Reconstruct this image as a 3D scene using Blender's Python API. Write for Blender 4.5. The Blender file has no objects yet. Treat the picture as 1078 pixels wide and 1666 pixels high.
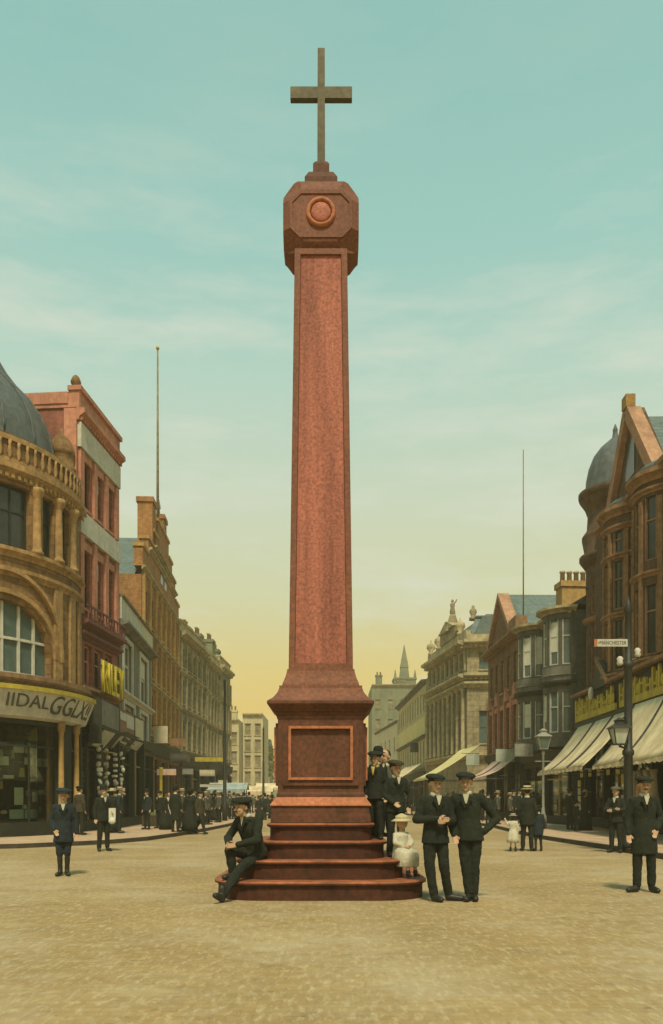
import bpy, bmesh, math, random
from mathutils import Vector, Matrix
random.seed(7)
PI = math.pi
R = math.radians
SC = bpy.context.scene

# ------------------------------------------------------------------ camera
cam_data = bpy.data.cameras.new("camera")
cam = bpy.data.objects.new("camera", cam_data)
SC.collection.objects.link(cam)
cam.location = (0, 0, 1.4)
cam.rotation_euler = (R(90), 0, 0)
cam_data.sensor_fit = 'HORIZONTAL'
cam_data.sensor_width = 36
cam_data.lens = 43.7
cam_data.shift_y = 0.433
cam_data.clip_end = 3000
SC.camera = cam
SC.render.resolution_x, SC.render.resolution_y = 663, 1024

# ------------------------------------------------------------------ colour helper
def C(r, g, b):
    def f(v):
        v /= 255
        return v / 12.92 if v <= .04045 else ((v + .055) / 1.055) ** 2.4
    return (f(r), f(g), f(b), 1)

# ------------------------------------------------------------------ world
SUN_EL, SUN_AZ = R(56), R(176)      # azimuth measured from +Y (view direction) clockwise
W = bpy.data.worlds.new("World")
SC.world = W
W.use_nodes = True
nt = W.node_tree
nt.nodes.clear()
N = nt.nodes.new
L = nt.links.new
out = N('ShaderNodeOutputWorld')
bg = N('ShaderNodeBackground')
tc = N('ShaderNodeTexCoord')
sep = N('ShaderNodeSeparateXYZ')
L(tc.outputs['Generated'], sep.inputs[0])
ramp = N('ShaderNodeValToRGB')
cr = ramp.color_ramp
stops = [(0.0, C(226, 164, 48)), (.07, C(224, 177, 70)), (.15, C(214, 189, 108)), (.24, C(199, 200, 156)),
         (.34, C(193, 204, 178)), (.45, C(174, 202, 185)), (.56, C(147, 193, 182)), (.68, C(135, 184, 175)), (1.0, C(128, 178, 170))]
cr.elements[0].position, cr.elements[0].color = stops[0]
cr.elements[1].position, cr.elements[1].color = stops[-1]
for p, c in stops[1:-1]:
    e = cr.elements.new(p)
    e.color = c
L(sep.outputs['Z'], ramp.inputs[0])
mapn = N('ShaderNodeMapping')
mapn.inputs['Scale'].default_value = (1.5, 1.5, 7.0)
mapn.inputs['Location'].default_value = (7.3, 2.2, 1.4)
L(tc.outputs['Generated'], mapn.inputs[0])
nz = N('ShaderNodeTexNoise')
nz.inputs['Scale'].default_value = 2.6
nz.inputs['Detail'].default_value = 8
nz.inputs['Roughness'].default_value = .62
nz.inputs['Distortion'].default_value = 0
L(mapn.outputs[0], nz.inputs['Vector'])
cl = N('ShaderNodeMapRange')
cl.inputs['From Min'].default_value = .46
cl.inputs['From Max'].default_value = .72
cl.inputs['To Max'].default_value = .75
L(nz.outputs['Fac'], cl.inputs['Value'])
mixc = N('ShaderNodeMix')
mixc.data_type = 'RGBA'
mixc.inputs[7].default_value = C(208, 213, 196)
alt = N('ShaderNodeMapRange')
alt.inputs['From Min'].default_value = .50
alt.inputs['From Max'].default_value = .66
alt.inputs['To Min'].default_value = 1
alt.inputs['To Max'].default_value = .12
L(sep.outputs['Z'], alt.inputs['Value'])
clm = N('ShaderNodeMath')
clm.operation = 'MULTIPLY'
L(cl.outputs[0], clm.inputs[0])
L(alt.outputs[0], clm.inputs[1])
L(clm.outputs[0], mixc.inputs[0])
L(ramp.outputs[0], mixc.inputs[6])
sky = N('ShaderNodeTexSky')
sky.sky_type = 'NISHITA'
sky.sun_disc = False
sky.sun_elevation = SUN_EL
sky.sun_rotation = SUN_AZ
sky.air_density = 1.5
sky.dust_density = 3
skm = N('ShaderNodeMix')
skm.data_type = 'RGBA'
skm.blend_type = 'MULTIPLY'
skm.inputs[0].default_value = 1
skm.inputs[7].default_value = (.07, .07, .07, 1)
L(sky.outputs[0], skm.inputs[6])
mx = N('ShaderNodeMix')
mx.data_type = 'RGBA'
mx.inputs[0].default_value = .12
L(mixc.outputs[2], mx.inputs[6])
L(skm.outputs[2], mx.inputs[7])
L(mx.outputs[2], bg.inputs['Color'])
bg.inputs['Strength'].default_value = 1.0
L(bg.outputs[0], out.inputs[0])

sd = bpy.data.lights.new("sun", 'SUN')
sun = bpy.data.objects.new("sun", sd)
SC.collection.objects.link(sun)
sd.energy = 3.2
sd.angle = R(8)
sd.color = (1, .86, .62)
dirv = Vector((math.sin(SUN_AZ) * math.cos(SUN_EL), math.cos(SUN_AZ) * math.cos(SUN_EL), math.sin(SUN_EL)))
sun.rotation_euler = dirv.to_track_quat('Z', 'Y').to_euler()

SC.view_settings.view_transform = 'Standard'
SC.view_settings.look = 'None'
SC.view_settings.exposure = 0.28
SC.view_settings.gamma = 1
SC.render.engine = 'CYCLES'
SC.cycles.max_bounces = 5
SC.cycles.diffuse_bounces = 3
SC.cycles.volume_bounces = 1

# ------------------------------------------------------------------ materials
def mat(name, col, col2=None, scale=3.0, rough=.85, bump=.15, kind='noise', spec=.25, streak=0.0, bw=.5, bh=.18, mortar=None, metal=0, zs=1.0, grime=.35, gs=(1, 1, .25)):
    m = bpy.data.materials.new(name)
    m.use_nodes = True
    t = m.node_tree
    t.nodes.clear()
    n, l = t.nodes.new, t.links.new
    o = n('ShaderNodeOutputMaterial')
    p = n('ShaderNodeBsdfPrincipled')
    l(p.outputs[0], o.inputs[0])
    p.inputs['Roughness'].default_value = rough
    p.inputs['Specular IOR Level'].default_value = spec
    p.inputs['Metallic'].default_value = metal
    tcn = n('ShaderNodeTexCoord')
    col2 = col2 or tuple([c * .72 for c in col[:3]] + [1])
    n1 = n('ShaderNodeTexNoise')
    n1.inputs['Scale'].default_value = scale
    n1.inputs['Detail'].default_value = 6
    n1.inputs['Roughness'].default_value = .65
    mp = n('ShaderNodeMapping')
    mp.inputs['Scale'].default_value = (1, 1, zs)
    l(tcn.outputs['Object'], mp.inputs[0])
    l(mp.outputs[0], n1.inputs['Vector'])
    mr = n('ShaderNodeMapRange')
    mr.inputs['From Min'].default_value = .35
    mr.inputs['From Max'].default_value = .65
    l(n1.outputs['Fac'], mr.inputs['Value'])
    mix = n('ShaderNodeMix')
    mix.data_type = 'RGBA'
    l(mr.outputs[0], mix.inputs[0])
    mix.inputs[6].default_value = col
    mix.inputs[7].default_value = col2
    colour = mix.outputs[2]
    height = n1.outputs['Fac']
    if kind in ('brick', 'block', 'slate', 'sett'):
        s2 = n('ShaderNodeSeparateXYZ')
        l(tcn.outputs['Object'], s2.inputs[0])
        cb = n('ShaderNodeCombineXYZ')
        if kind == 'sett':
            l(s2.outputs['X'], cb.inputs[0])
            l(s2.outputs['Y'], cb.inputs[1])
        else:
            ad = n('ShaderNodeMath')
            ad.operation = 'ADD'
            l(s2.outputs['X'], ad.inputs[0])
            if kind == 'slate':
                ad.inputs[1].default_value = 0
            else:
                l(s2.outputs['Y'], ad.inputs[1])
            l(ad.outputs[0], cb.inputs[0])
            l(s2.outputs['Z'], cb.inputs[1])
        br = n('ShaderNodeTexBrick')
        br.inputs['Scale'].default_value = 1
        br.inputs['Brick Width'].default_value = bw
        br.inputs['Row Height'].default_value = bh
        br.inputs['Mortar Size'].default_value = min(bw, bh) * .07
        br.inputs['Mortar Smooth'].default_value = .3
        br.inputs['Bias'].default_value = 0
        l(cb.outputs[0], br.inputs['Vector'])
        br.inputs['Color1'].default_value = (1, 1, 1, 1)
        br.inputs['Color2'].default_value = (.74, .74, .74, 1)
        mo = mortar or (.6, .6, .6, 1)
        br.inputs['Mortar'].default_value = mo
        mm = n('ShaderNodeMix')
        mm.data_type = 'RGBA'
        mm.blend_type = 'MULTIPLY'
        mm.inputs[0].default_value = .85 if kind != 'sett' else .60
        l(colour, mm.inputs[6])
        l(br.outputs['Color'], mm.inputs[7])
        colour = mm.outputs[2]
        inv = n('ShaderNodeMath')
        inv.operation = 'MULTIPLY_ADD'
        l(br.outputs['Fac'], inv.inputs[0])
        inv.inputs[1].default_value = -1.2
        l(n1.outputs['Fac'], inv.inputs[2])
        height = inv.outputs[0]
    if grime > 0:
        n2 = n('ShaderNodeTexNoise')
        n2.inputs['Scale'].default_value = 1.3
        n2.inputs['Detail'].default_value = 9
        n2.inputs['Roughness'].default_value = .7
        m2 = n('ShaderNodeMapping')
        m2.inputs['Scale'].default_value = gs
        l(tcn.outputs['Object'], m2.inputs[0])
        l(m2.outputs[0], n2.inputs['Vector'])
        r2 = n('ShaderNodeMapRange')
        r2.inputs['From Min'].default_value = .42
        r2.inputs['From Max'].default_value = .72
        r2.inputs['To Min'].default_value = 1
        r2.inputs['To Max'].default_value = 1 - grime
        l(n2.outputs['Fac'], r2.inputs['Value'])
        g = n('ShaderNodeMix')
        g.data_type = 'RGBA'
        g.blend_type = 'MULTIPLY'
        g.inputs[0].default_value = 1
        l(colour, g.inputs[6])
        cbc = n('ShaderNodeCombineColor')
        for i in range(3):
            l(r2.outputs[0], cbc.inputs[i])
        l(cbc.outputs[0], g.inputs[7])
        colour = g.outputs[2]
    l(colour, p.inputs['Base Color'])
    if bump > 0:
        b = n('ShaderNodeBump')
        b.inputs['Strength'].default_value = bump
        b.inputs['Distance'].default_value = .03
        l(height, b.inputs['Height'])
        l(b.outputs[0], p.inputs['Normal'])
    return m

M = {}
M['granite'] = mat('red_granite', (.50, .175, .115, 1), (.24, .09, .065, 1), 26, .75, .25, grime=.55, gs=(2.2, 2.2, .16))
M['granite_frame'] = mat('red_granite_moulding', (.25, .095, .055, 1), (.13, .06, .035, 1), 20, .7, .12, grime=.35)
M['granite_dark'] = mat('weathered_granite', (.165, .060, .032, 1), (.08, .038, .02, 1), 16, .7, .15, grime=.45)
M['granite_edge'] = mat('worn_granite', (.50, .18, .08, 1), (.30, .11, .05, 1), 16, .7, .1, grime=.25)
M['step'] = mat('step_stone', (.095, .030, .014, 1), (.042, .018, .010, 1), 9, .75, .2, grime=.45)
M['step_edge'] = mat('sunlit_worn_step_edge', (.40, .135, .055, 1), (.20, .07, .032, 1), 6, .7, .1, grime=.4)  # edge wear plus overhead sun on the treads, both put into the colour
M['bronze'] = mat('dull_bronze', (.11, .095, .045, 1), (.06, .055, .03, 1), 12, .6, .1, metal=.2)
M['sand_stone'] = mat('brown_sandstone', (.35, .205, .08, 1), (.20, .12, .05, 1), 4, .85, .2, 'block', bw=.8, bh=.36, grime=.5)
M['sand_trim'] = mat('sandstone_trim', (.46, .29, .12, 1), (.27, .17, .07, 1), 5, .85, .2, grime=.5)
M['red_brick'] = mat('red_brick', (.40, .15, .10, 1), (.27, .11, .08, 1), 5, .85, .2, 'brick', bw=.23, bh=.075, grime=.4)
M['pink_trim'] = mat('terracotta_trim', (.58, .27, .17, 1), (.40, .18, .12, 1), 5, .85, .15, grime=.4)
M['gable_trim'] = mat('weathered_gable_stone', (.47, .27, .16, 1), (.32, .18, .11, 1), 3, .9, .2, grime=.45)
M['maroon'] = mat('maroon_paint', (.20, .075, .06, 1), (.12, .05, .045, 1), 6, .7, .1)
M['orange_brick'] = mat('orange_brick', (.46, .235, .085, 1), (.31, .155, .06, 1), 4, .85, .2, 'brick', bw=.3, bh=.1, grime=.5)
M['ochre_trim'] = mat('ochre_trim', (.52, .33, .11, 1), (.34, .21, .08, 1), 5, .85, .15, grime=.5)
M['grey_render'] = mat('grey_render', (.22, .215, .165, 1), (.15, .15, .12, 1), 3, .85, .15, grime=.5)
M['white_paint'] = mat('aged_white_paint', (.58, .57, .47, 1), (.45, .44, .36, 1), 4, .7, .05, grime=.3)
M['cream_paint'] = mat('cream_paint', (.62, .56, .38, 1), (.50, .45, .30, 1), 4, .7, .05, grime=.25)
M['olive_stone'] = mat('sooty_olive_stone', (.35, .30, .17, 1), (.20, .18, .105, 1), 2.5, .9, .2, 'block', bw=.9, bh=.4, grime=.5)
M['olive_trim'] = mat('olive_stone_trim', (.47, .40, .22, 1), (.28, .24, .14, 1), 3, .9, .2, grime=.5)
M['bank_stone'] = mat('bank_stone', (.42, .35, .20, 1), (.26, .22, .125, 1), 2.5, .9, .2, 'block', bw=1.0, bh=.45, grime=.5)
M['bank_trim'] = mat('bank_stone_trim', (.52, .44, .25, 1), (.31, .265, .15, 1), 3, .9, .2, grime=.5)
M['turret_stone'] = mat('brown_gritstone', (.17, .105, .058, 1), (.095, .062, .038, 1), 3, .9, .2, 'block', bw=.7, bh=.3, grime=.5)
M['turret_trim'] = mat('gritstone_trim', (.34, .20, .10, 1), (.20, .12, .065, 1), 5, .9, .2, grime=.45)
M['rust_brick'] = mat('rust_brick', (.27, .15, .075, 1), (.17, .095, .05, 1), 4, .9, .2, 'brick', bw=.3, bh=.1, grime=.5)
M['slate'] = mat('blue_slate', (.17, .22, .20, 1), (.115, .155, .145, 1), 5, .65, .3, 'slate', bw=.35, bh=.2, grime=.3)
M['lead'] = mat('lead_roof', (.115, .135, .13, 1), (.07, .085, .082, 1), 4, .6, .1, grime=.3)
M['dark_wood'] = mat('dark_shopfront_paint', (.035, .04, .027, 1), (.02, .025, .018, 1), 5, .6, .05)
M['dark_grey'] = mat('dark_bay_paint', (.115, .115, .09, 1), (.075, .078, .06, 1), 4, .7, .1, grime=.4)
M['yellow'] = mat('yellow_paint', (.62, .50, .03, 1), (.45, .36, .03, 1), 6, .6, .03, grime=.2)
M['mustard'] = mat('mustard_paint', (.52, .41, .05, 1), (.34, .28, .045, 1), 5, .7, .05, grime=.3)
M['pale_green'] = mat('pale_green_glass', (.45, .50, .40, 1), (.36, .41, .33, 1), 3, .35, .0, spec=.5)
M['glass'] = mat('window_glass', (.035, .042, .035, 1), (.02, .025, .02, 1), 2, .18, .02, spec=.45, grime=0)
M['glass_teal'] = mat('tinted_window_glass', (.10, .14, .12, 1), (.07, .10, .09, 1), 2, .2, .02, spec=.5, grime=0)
M['canvas'] = mat('cream_canvas', (.76, .64, .40, 1), (.56, .45, .27, 1), 1.6, .9, .2, grime=.4)
M['canvas_yellow'] = mat('yellow_canvas', (.68, .60, .27, 1), (.55, .48, .22, 1), 2, .9, .1, grime=.2)
M['canvas_pink'] = mat('pinkish_canvas', (.66, .48, .36, 1), (.54, .36, .27, 1), 3, .9, .1, grime=.2)
M['paper'] = mat('pale_card', (.60, .60, .46, 1), (.50, .50, .40, 1), 6, .8, 0, grime=.1)
M['paper_yellow'] = mat('yellow_card', (.66, .58, .18, 1), (.55, .47, .15, 1), 6, .8, 0, grime=.1)
M['iron'] = mat('black_iron', (.028, .032, .024, 1), (.018, .02, .016, 1), 8, .55, .1, spec=.4)
M['iron_pale'] = mat('grey_iron', (.30, .31, .24, 1), (.2, .2, .16, 1), 8, .6, .1)
M['orange_paint'] = mat('orange_paint', (.55, .18, .06, 1), None, 5, .7, 0)
M['flag'] = mat('pavement_flags', (.56, .40, .25, 1), (.47, .33, .21, 1), 1.2, .9, .15, 'sett', bw=.9, bh=.6, mortar=(.72, .68, .62, 1), grime=.2)
M['kerb'] = mat('kerb_stone', (.085, .065, .045, 1), (.05, .042, .03, 1), 3, .9, .1)
M['leaf'] = mat('yellow_green_leaves', (.16, .17, .02, 1), (.09, .11, .015, 1), 6, .8, 0, grime=0)
M['leaf_dark'] = mat('dusty_leaves', (.09, .11, .04, 1), (.05, .07, .025, 1), 6, .8, 0, grime=0)
M['bark'] = mat('bark', (.08, .06, .04, 1), None, 6, .9, .2)
M['hill'] = mat('hazy_grass', (.12, .13, .06, 1), (.09, .10, .05, 1), .05, .9, 0)
M['far_stone'] = mat('distant_stone', (.21, .22, .13, 1), (.15, .165, .105, 1), .6, .9, .1, grime=.4)
M['far_plaster'] = mat('distant_plaster', (.56, .49, .28, 1), (.42, .37, .22, 1), .6, .9, .1, grime=.4)
M['pot'] = mat('chimney_pot_clay', (.50, .40, .22, 1), (.35, .27, .15, 1), 6, .85, .1)
M['skin'] = mat('skin', (.50, .33, .20, 1), (.42, .26, .16, 1), 14, .6, .02, grime=.1)
M['wool_black'] = mat('black_wool', (.022, .026, .018, 1), (.014, .017, .012, 1), 30, .95, .3, grime=.2)
M['wool_green'] = mat('dark_green_wool', (.024, .029, .018, 1), (.014, .018, .012, 1), 30, .95, .3, grime=.2)
M['wool_navy'] = mat('navy_serge', (.024, .033, .036, 1), (.015, .022, .025, 1), 30, .95, .3, grime=.2)
M['wool_brown'] = mat('brown_tweed', (.06, .05, .028, 1), (.038, .033, .02, 1), 40, .95, .3, grime=.2)
M['wool_grey'] = mat('grey_tweed', (.10, .10, .07, 1), (.065, .068, .05, 1), 40, .95, .3, grime=.2)
M['linen'] = mat('white_linen', (.54, .52, .38, 1), (.42, .40, .29, 1), 12, .9, .15, grime=.15)
M['scarf'] = mat('mustard_scarf', (.5, .38, .06, 1), None, 12, .9, .1)
M['leather'] = mat('black_leather', (.015, .015, .012, 1), (.025, .024, .018, 1), 12, .5, .1, spec=.4)
M['hair'] = mat('brown_hair', (.035, .026, .016, 1), None, 30, .8, .2)
M['straw'] = mat('straw_hat', (.55, .48, .28, 1), (.42, .36, .2, 1), 30, .9, .2)
M['blue_cloth'] = mat('pale_blue_cloth', (.38, .46, .42, 1), (.28, .36, .34, 1), 3, .9, .1)

sg_ = bpy.data.materials.new('shop_glass')
sg_.use_nodes = True
t = sg_.node_tree
t.nodes.clear()
o_ = t.nodes.new('ShaderNodeOutputMaterial'); m_ = t.nodes.new('ShaderNodeMixShader'); tr_ = t.nodes.new('ShaderNodeBsdfTransparent'); gl_ = t.nodes.new('ShaderNodeBsdfGlossy')
fr_ = t.nodes.new('ShaderNodeFresnel'); fr_.inputs[0].default_value = 1.5
tr_.inputs[0].default_value = (.80, .85, .78, 1); gl_.inputs['Roughness'].default_value = .03
ma_ = t.nodes.new('ShaderNodeMath'); ma_.operation = 'MULTIPLY'; ma_.inputs[1].default_value = .8
t.links.new(fr_.outputs[0], ma_.inputs[0]); t.links.new(ma_.outputs[0], m_.inputs[0])
t.links.new(tr_.outputs[0], m_.inputs[1]); t.links.new(gl_.outputs[0], m_.inputs[2]); t.links.new(m_.outputs[0], o_.inputs[0])
M['shop_glass'] = sg_

# setted square: worn sandy setts with broad tonal patches
g = mat('square_setts', (.385, .265, .115, 1), (.29, .20, .085, 1), .35, .9, .4, 'sett', bw=.17, bh=.10, mortar=(.80, .78, .74, 1), grime=0)
t = g.node_tree
p = [n_ for n_ in t.nodes if n_.type == 'BSDF_PRINCIPLED'][0]
src = p.inputs['Base Color'].links[0].from_socket
tcg = t.nodes.new('ShaderNodeTexCoord')
def ground_layer(src, sx, sy, scale, lo, hi, amt, tint):
    mp_ = t.nodes.new('ShaderNodeMapping')
    mp_.inputs['Scale'].default_value = (sx, sy, 1)
    t.links.new(tcg.outputs['Object'], mp_.inputs[0])
    a = t.nodes.new('ShaderNodeTexNoise')
    a.inputs['Scale'].default_value = scale
    a.inputs['Detail'].default_value = 8
    a.inputs['Roughness'].default_value = .7
    t.links.new(mp_.outputs[0], a.inputs['Vector'])
    r_ = t.nodes.new('ShaderNodeMapRange')
    r_.inputs['From Min'].default_value = lo
    r_.inputs['From Max'].default_value = hi
    r_.inputs['To Max'].default_value = amt
    t.links.new(a.outputs['Fac'], r_.inputs['Value'])
    m_ = t.nodes.new('ShaderNodeMix')
    m_.data_type = 'RGBA'
    t.links.new(r_.outputs[0], m_.inputs[0])
    t.links.new(src, m_.inputs[6])
    m_.inputs[7].default_value = tint
    return m_.outputs[2]
src = ground_layer(src, 1, 1, .22, .47, .62, .75, (.40, .315, .18, 1))
src = ground_layer(src, .25, 1.2, .9, .50, .70, .5, (.25, .175, .08, 1))
src = ground_layer(src, .8, 1, 3.0, .57, .70, .55, (.19, .14, .075, 1))
src = ground_layer(src, .35, 1, 9.0, .60, .70, .7, (.12, .09, .055, 1))
src = ground_layer(src, 1, .32, 16.0, .50, .66, .55, (.52, .44, .28, 1))
src = ground_layer(src, 1, .30, 11.0, .56, .70, .45, (.17, .125, .065, 1))
src = ground_layer(src, .8, .8, .6, .50, .64, .45, (.44, .38, .26, 1))
t.links.new(src, p.inputs['Base Color'])
M['setts'] = g

# ------------------------------------------------------------------ mesh builder
class MB:
    def __init__(s, fn=None, step=.4):
        s.v, s.f, s.m = [], [], []
        s.fn, s.step, s.mi = fn, step, 0
    def add(s, vs, fs):
        b = len(s.v)
        s.v += [tuple(s.fn(*p) if s.fn else p) for p in vs]
        s.f += [tuple(b + i for i in f) for f in fs]
        s.m += [s.mi] * len(fs)
        return s
    def box(s, x0, x1, y0, y1, z0, z1):
        n = max(1, int(abs(x1 - x0) / s.step)) if s.fn else 1
        vs = []
        for i in range(n + 1):
            x = x0 + (x1 - x0) * i / n
            vs += [(x, y0, z0), (x, y1, z0), (x, y1, z1), (x, y0, z1)]
        fs = [(0, 1, 2, 3), (4 * n + 3, 4 * n + 2, 4 * n + 1, 4 * n)]
        for i in range(n):
            a = 4 * i
            for k in range(4):
                fs.append((a + k, a + (k + 1) % 4, a + 4 + (k + 1) % 4, a + 4 + k)[::-1])
        return s.add(vs, fs)
    def prof(s, x0, x1, pts):
        """profile polygon pts [(y,z)] swept along x"""
        n = max(1, int(abs(x1 - x0) / s.step)) if s.fn else 1
        k = len(pts)
        vs = [(x0 + (x1 - x0) * i / n, y, z) for i in range(n + 1) for y, z in pts]
        fs = [tuple(range(k)), tuple(range(n * k + k - 1, n * k - 1, -1))]
        for i in range(n):
            for j in range(k):
                a, b = i * k + j, i * k + (j + 1) % k
                fs.append((a, a + k, b + k, b))
        return s.add(vs, fs)
    def poly(s, pts, y0, y1):
        """polygon [(x,z)] extruded in y"""
        k = len(pts)
        vs = [(x, y0, z) for x, z in pts] + [(x, y1, z) for x, z in pts]
        fs = [tuple(range(k)), tuple(range(2 * k - 1, k - 1, -1))]
        fs += [(i, i + k, (i + 1) % k + k, (i + 1) % k) for i in range(k)]
        return s.add(vs, fs)
    def flat(s, pts, z0, z1):
        k = len(pts)
        vs = [(x, y, z0) for x, y in pts] + [(x, y, z1) for x, y in pts]
        fs = [tuple(range(k - 1, -1, -1)), tuple(range(k, 2 * k))]
        fs += [(i, (i + 1) % k, (i + 1) % k + k, i + k) for i in range(k)]
        return s.add(vs, fs)
    def lathe(s, cx, cy, pr, n=24, a0=0, a1=2 * PI, sx=1, sy=1):
        full = abs(a1 - a0 - 2 * PI) < 1e-6
        c = n if full else n + 1
        vs = []
        for r, z in pr:
            for i in range(c):
                a = a0 + (a1 - a0) * i / n
                vs.append((cx + r * sx * math.cos(a), cy + r * sy * math.sin(a), z))
        fs = []
        for j in range(len(pr) - 1):
            for i in range(n):
                i2 = (i + 1) % c
                fs.append((j * c + i, j * c + i2, (j + 1) * c + i2, (j + 1) * c + i))
        if full:
            fs.append(tuple(range(c - 1, -1, -1)))
            fs.append(tuple(range((len(pr) - 1) * c, len(pr) * c)))
        return s.add(vs, fs)
    def sq(s, cx, cy, pr, rot=0):
        """stack of squares: pr [(half, z)]"""
        vs = []
        for h, z in pr:
            for a, b in ((-1, -1), (1, -1), (1, 1), (-1, 1)):
                vs.append((cx + a * h, cy + b * h, z))
        n = len(pr)
        fs = [(3, 2, 1, 0), tuple(4 * (n - 1) + i for i in range(4))]
        for j in range(n - 1):
            for i in range(4):
                fs.append((4 * j + i, 4 * j + (i + 1) % 4, 4 * j + 4 + (i + 1) % 4, 4 * j + 4 + i))
        return s.add(vs, fs)
    def tube(s, pts, rad, n=8):
        pts = [Vector(p) for p in pts]
        rad = rad if isinstance(rad, (list, tuple)) else [rad] * len(pts)
        vs = []
        up = Vector((0, 0, 1))
        for i, p_ in enumerate(pts):
            d = (pts[min(i + 1, len(pts) - 1)] - pts[max(i - 1, 0)]).normalized()
            a = d.cross(up)
            if a.length < .05:
                a = d.cross(Vector((0, 1, 0)))
            a.normalize()
            b = d.cross(a).normalized()
            for k in range(n):
                t_ = 2 * PI * k / n
                vs.append(tuple(p_ + a * (rad[i] * math.cos(t_)) + b * (rad[i] * math.sin(t_))))
        fs = [tuple(range(n)), tuple(range(n * len(pts) - 1, n * (len(pts) - 1) - 1, -1))]
        for i in range(len(pts) - 1):
            for k in range(n):
                fs.append((i * n + k, (i + 1) * n + k, (i + 1) * n + (k + 1) % n, i * n + (k + 1) % n))
        return s.add(vs, fs)
    def ell(s, c, r, n=12, rot=None):
        vs, fs = [], []
        q = n // 2
        for j in range(1, q):
            ph = PI * j / q
            for i in range(n):
                th = 2 * PI * i / n
                v = Vector((r[0] * math.sin(ph) * math.cos(th), r[1] * math.sin(ph) * math.sin(th), r[2] * math.cos(ph)))
                if rot:
                    v = rot @ v
                vs.append(tuple(v + Vector(c)))
        top = Vector((0, 0, r[2]))
        if rot:
            top = rot @ top
        vs += [tuple(Vector(c) + top), tuple(Vector(c) - top)]
        a, b = len(vs) - 2, len(vs) - 1
        for i in range(n):
            fs.append((a, i, (i + 1) % n))
            fs.append((b, (q - 2) * n + (i + 1) % n, (q - 2) * n + i))
            for j in range(q - 2):
                fs.append((j * n + i, (j + 1) * n + i, (j + 1) * n + (i + 1) % n, j * n + (i + 1) % n))
        return s.add(vs, fs)
    def mesh(s, name, mats, smooth=False, bevel=0):
        me = bpy.data.meshes.new(name)
        me.from_pydata(s.v, [], s.f)
        bm = bmesh.new()
        bm.from_mesh(me)
        for i, f_ in enumerate(bm.faces):
            pass
        bm.faces.ensure_lookup_table()
        for i, f_ in enumerate(bm.faces):
            if i < len(s.m):
                f_.material_index = s.m[i]
        bmesh.ops.recalc_face_normals(bm, faces=bm.faces)
        if bevel:
            bmesh.ops.remove_doubles(bm, verts=bm.verts, dist=1e-5)
            es = [e for e in bm.edges if len(e.link_faces) == 2 and e.calc_face_angle(0) > .5]
            bmesh.ops.bevel(bm, geom=es, offset=bevel, segments=2, affect='EDGES', clamp_overlap=True)
        for f_ in bm.faces:
            f_.smooth = smooth
        bm.to_mesh(me)
        bm.free()
        for m_ in (mats if isinstance(mats, (list, tuple)) else [mats]):
            me.materials.append(M[m_])
        return me
    def build(s, name, mats, parent=None, smooth=False, bevel=0, **kw):
        o_ = bpy.data.objects.new(name, s.mesh(name, mats, smooth, bevel))
        SC.collection.objects.link(o_)
        if parent:
            o_.parent = parent
        tag(o_, **kw)
        return o_

def tag(o_, label=None, cat=None, group=None, kind=None):
    if label: o_['label'] = label
    if cat: o_['category'] = cat
    if group: o_['group'] = group
    if kind: o_['kind'] = kind
    return o_

def empty(name, loc, rz=0, label=None, cat=None, group=None):
    o_ = bpy.data.objects.new(name, None)
    SC.collection.objects.link(o_)
    o_.location = loc
    o_.rotation_euler = (0, 0, rz)
    o_.empty_display_size = .2
    return tag(o_, label, cat, group)

def copy_tree(o_, parent=None):
    c = o_.copy()
    SC.collection.objects.link(c)
    c.parent = parent
    for ch in list(o_.children):
        copy_tree(ch, c)
    return c

def lettering(text, width, height, depth, m, parent, loc, rot=(R(90), 0, 0), name='lettering', shear=0):
    cu = bpy.data.curves.new(name, 'FONT')
    cu.body = text
    cu.extrude = .5
    cu.resolution_u = 3
    cu.shear = shear
    cu.align_x = 'CENTER'
    o_ = bpy.data.objects.new(name, cu)
    SC.collection.objects.link(o_)
    bpy.context.view_layer.update()
    me = bpy.data.meshes.new_from_object(o_.evaluated_get(bpy.context.evaluated_depsgraph_get()))
    bpy.data.objects.remove(o_)
    xs = [v.co.x for v in me.vertices]; ys = [v.co.y for v in me.vertices]
    w_, h_ = max(xs) - min(xs), max(ys) - min(ys)
    for v in me.vertices:
        v.co.x = (v.co.x - (max(xs) + min(xs)) / 2) * width / w_
        v.co.y = (v.co.y - min(ys)) * height / h_
        v.co.z *= depth
    me.materials.clear()
    me.materials.append(M[m])
    for p_ in me.polygons:
        p_.material_index = 0
    me.name = name
    r_ = bpy.data.objects.new(name, me)
    SC.collection.objects.link(r_)
    r_.parent = parent
    r_.location = loc
    r_.rotation_euler = rot
    return r_

# ------------------------------------------------------------------ facades
def facade_root(name, p0, p1, label, cat='building', group=None, z=0.1):
    d = Vector((p1[0] - p0[0], p1[1] - p0[1]))
    r_ = empty(name, (p0[0], p0[1], z), math.atan2(d.y, d.x), label, cat, group)
    return r_, d.length

def cyl_fn(cx, cy, r, a0):
    def fn(u, y, z):
        a = a0 + u / r
        return (cx + (r - y) * math.cos(a), cy + (r - y) * math.sin(a), z)
    return fn

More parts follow.
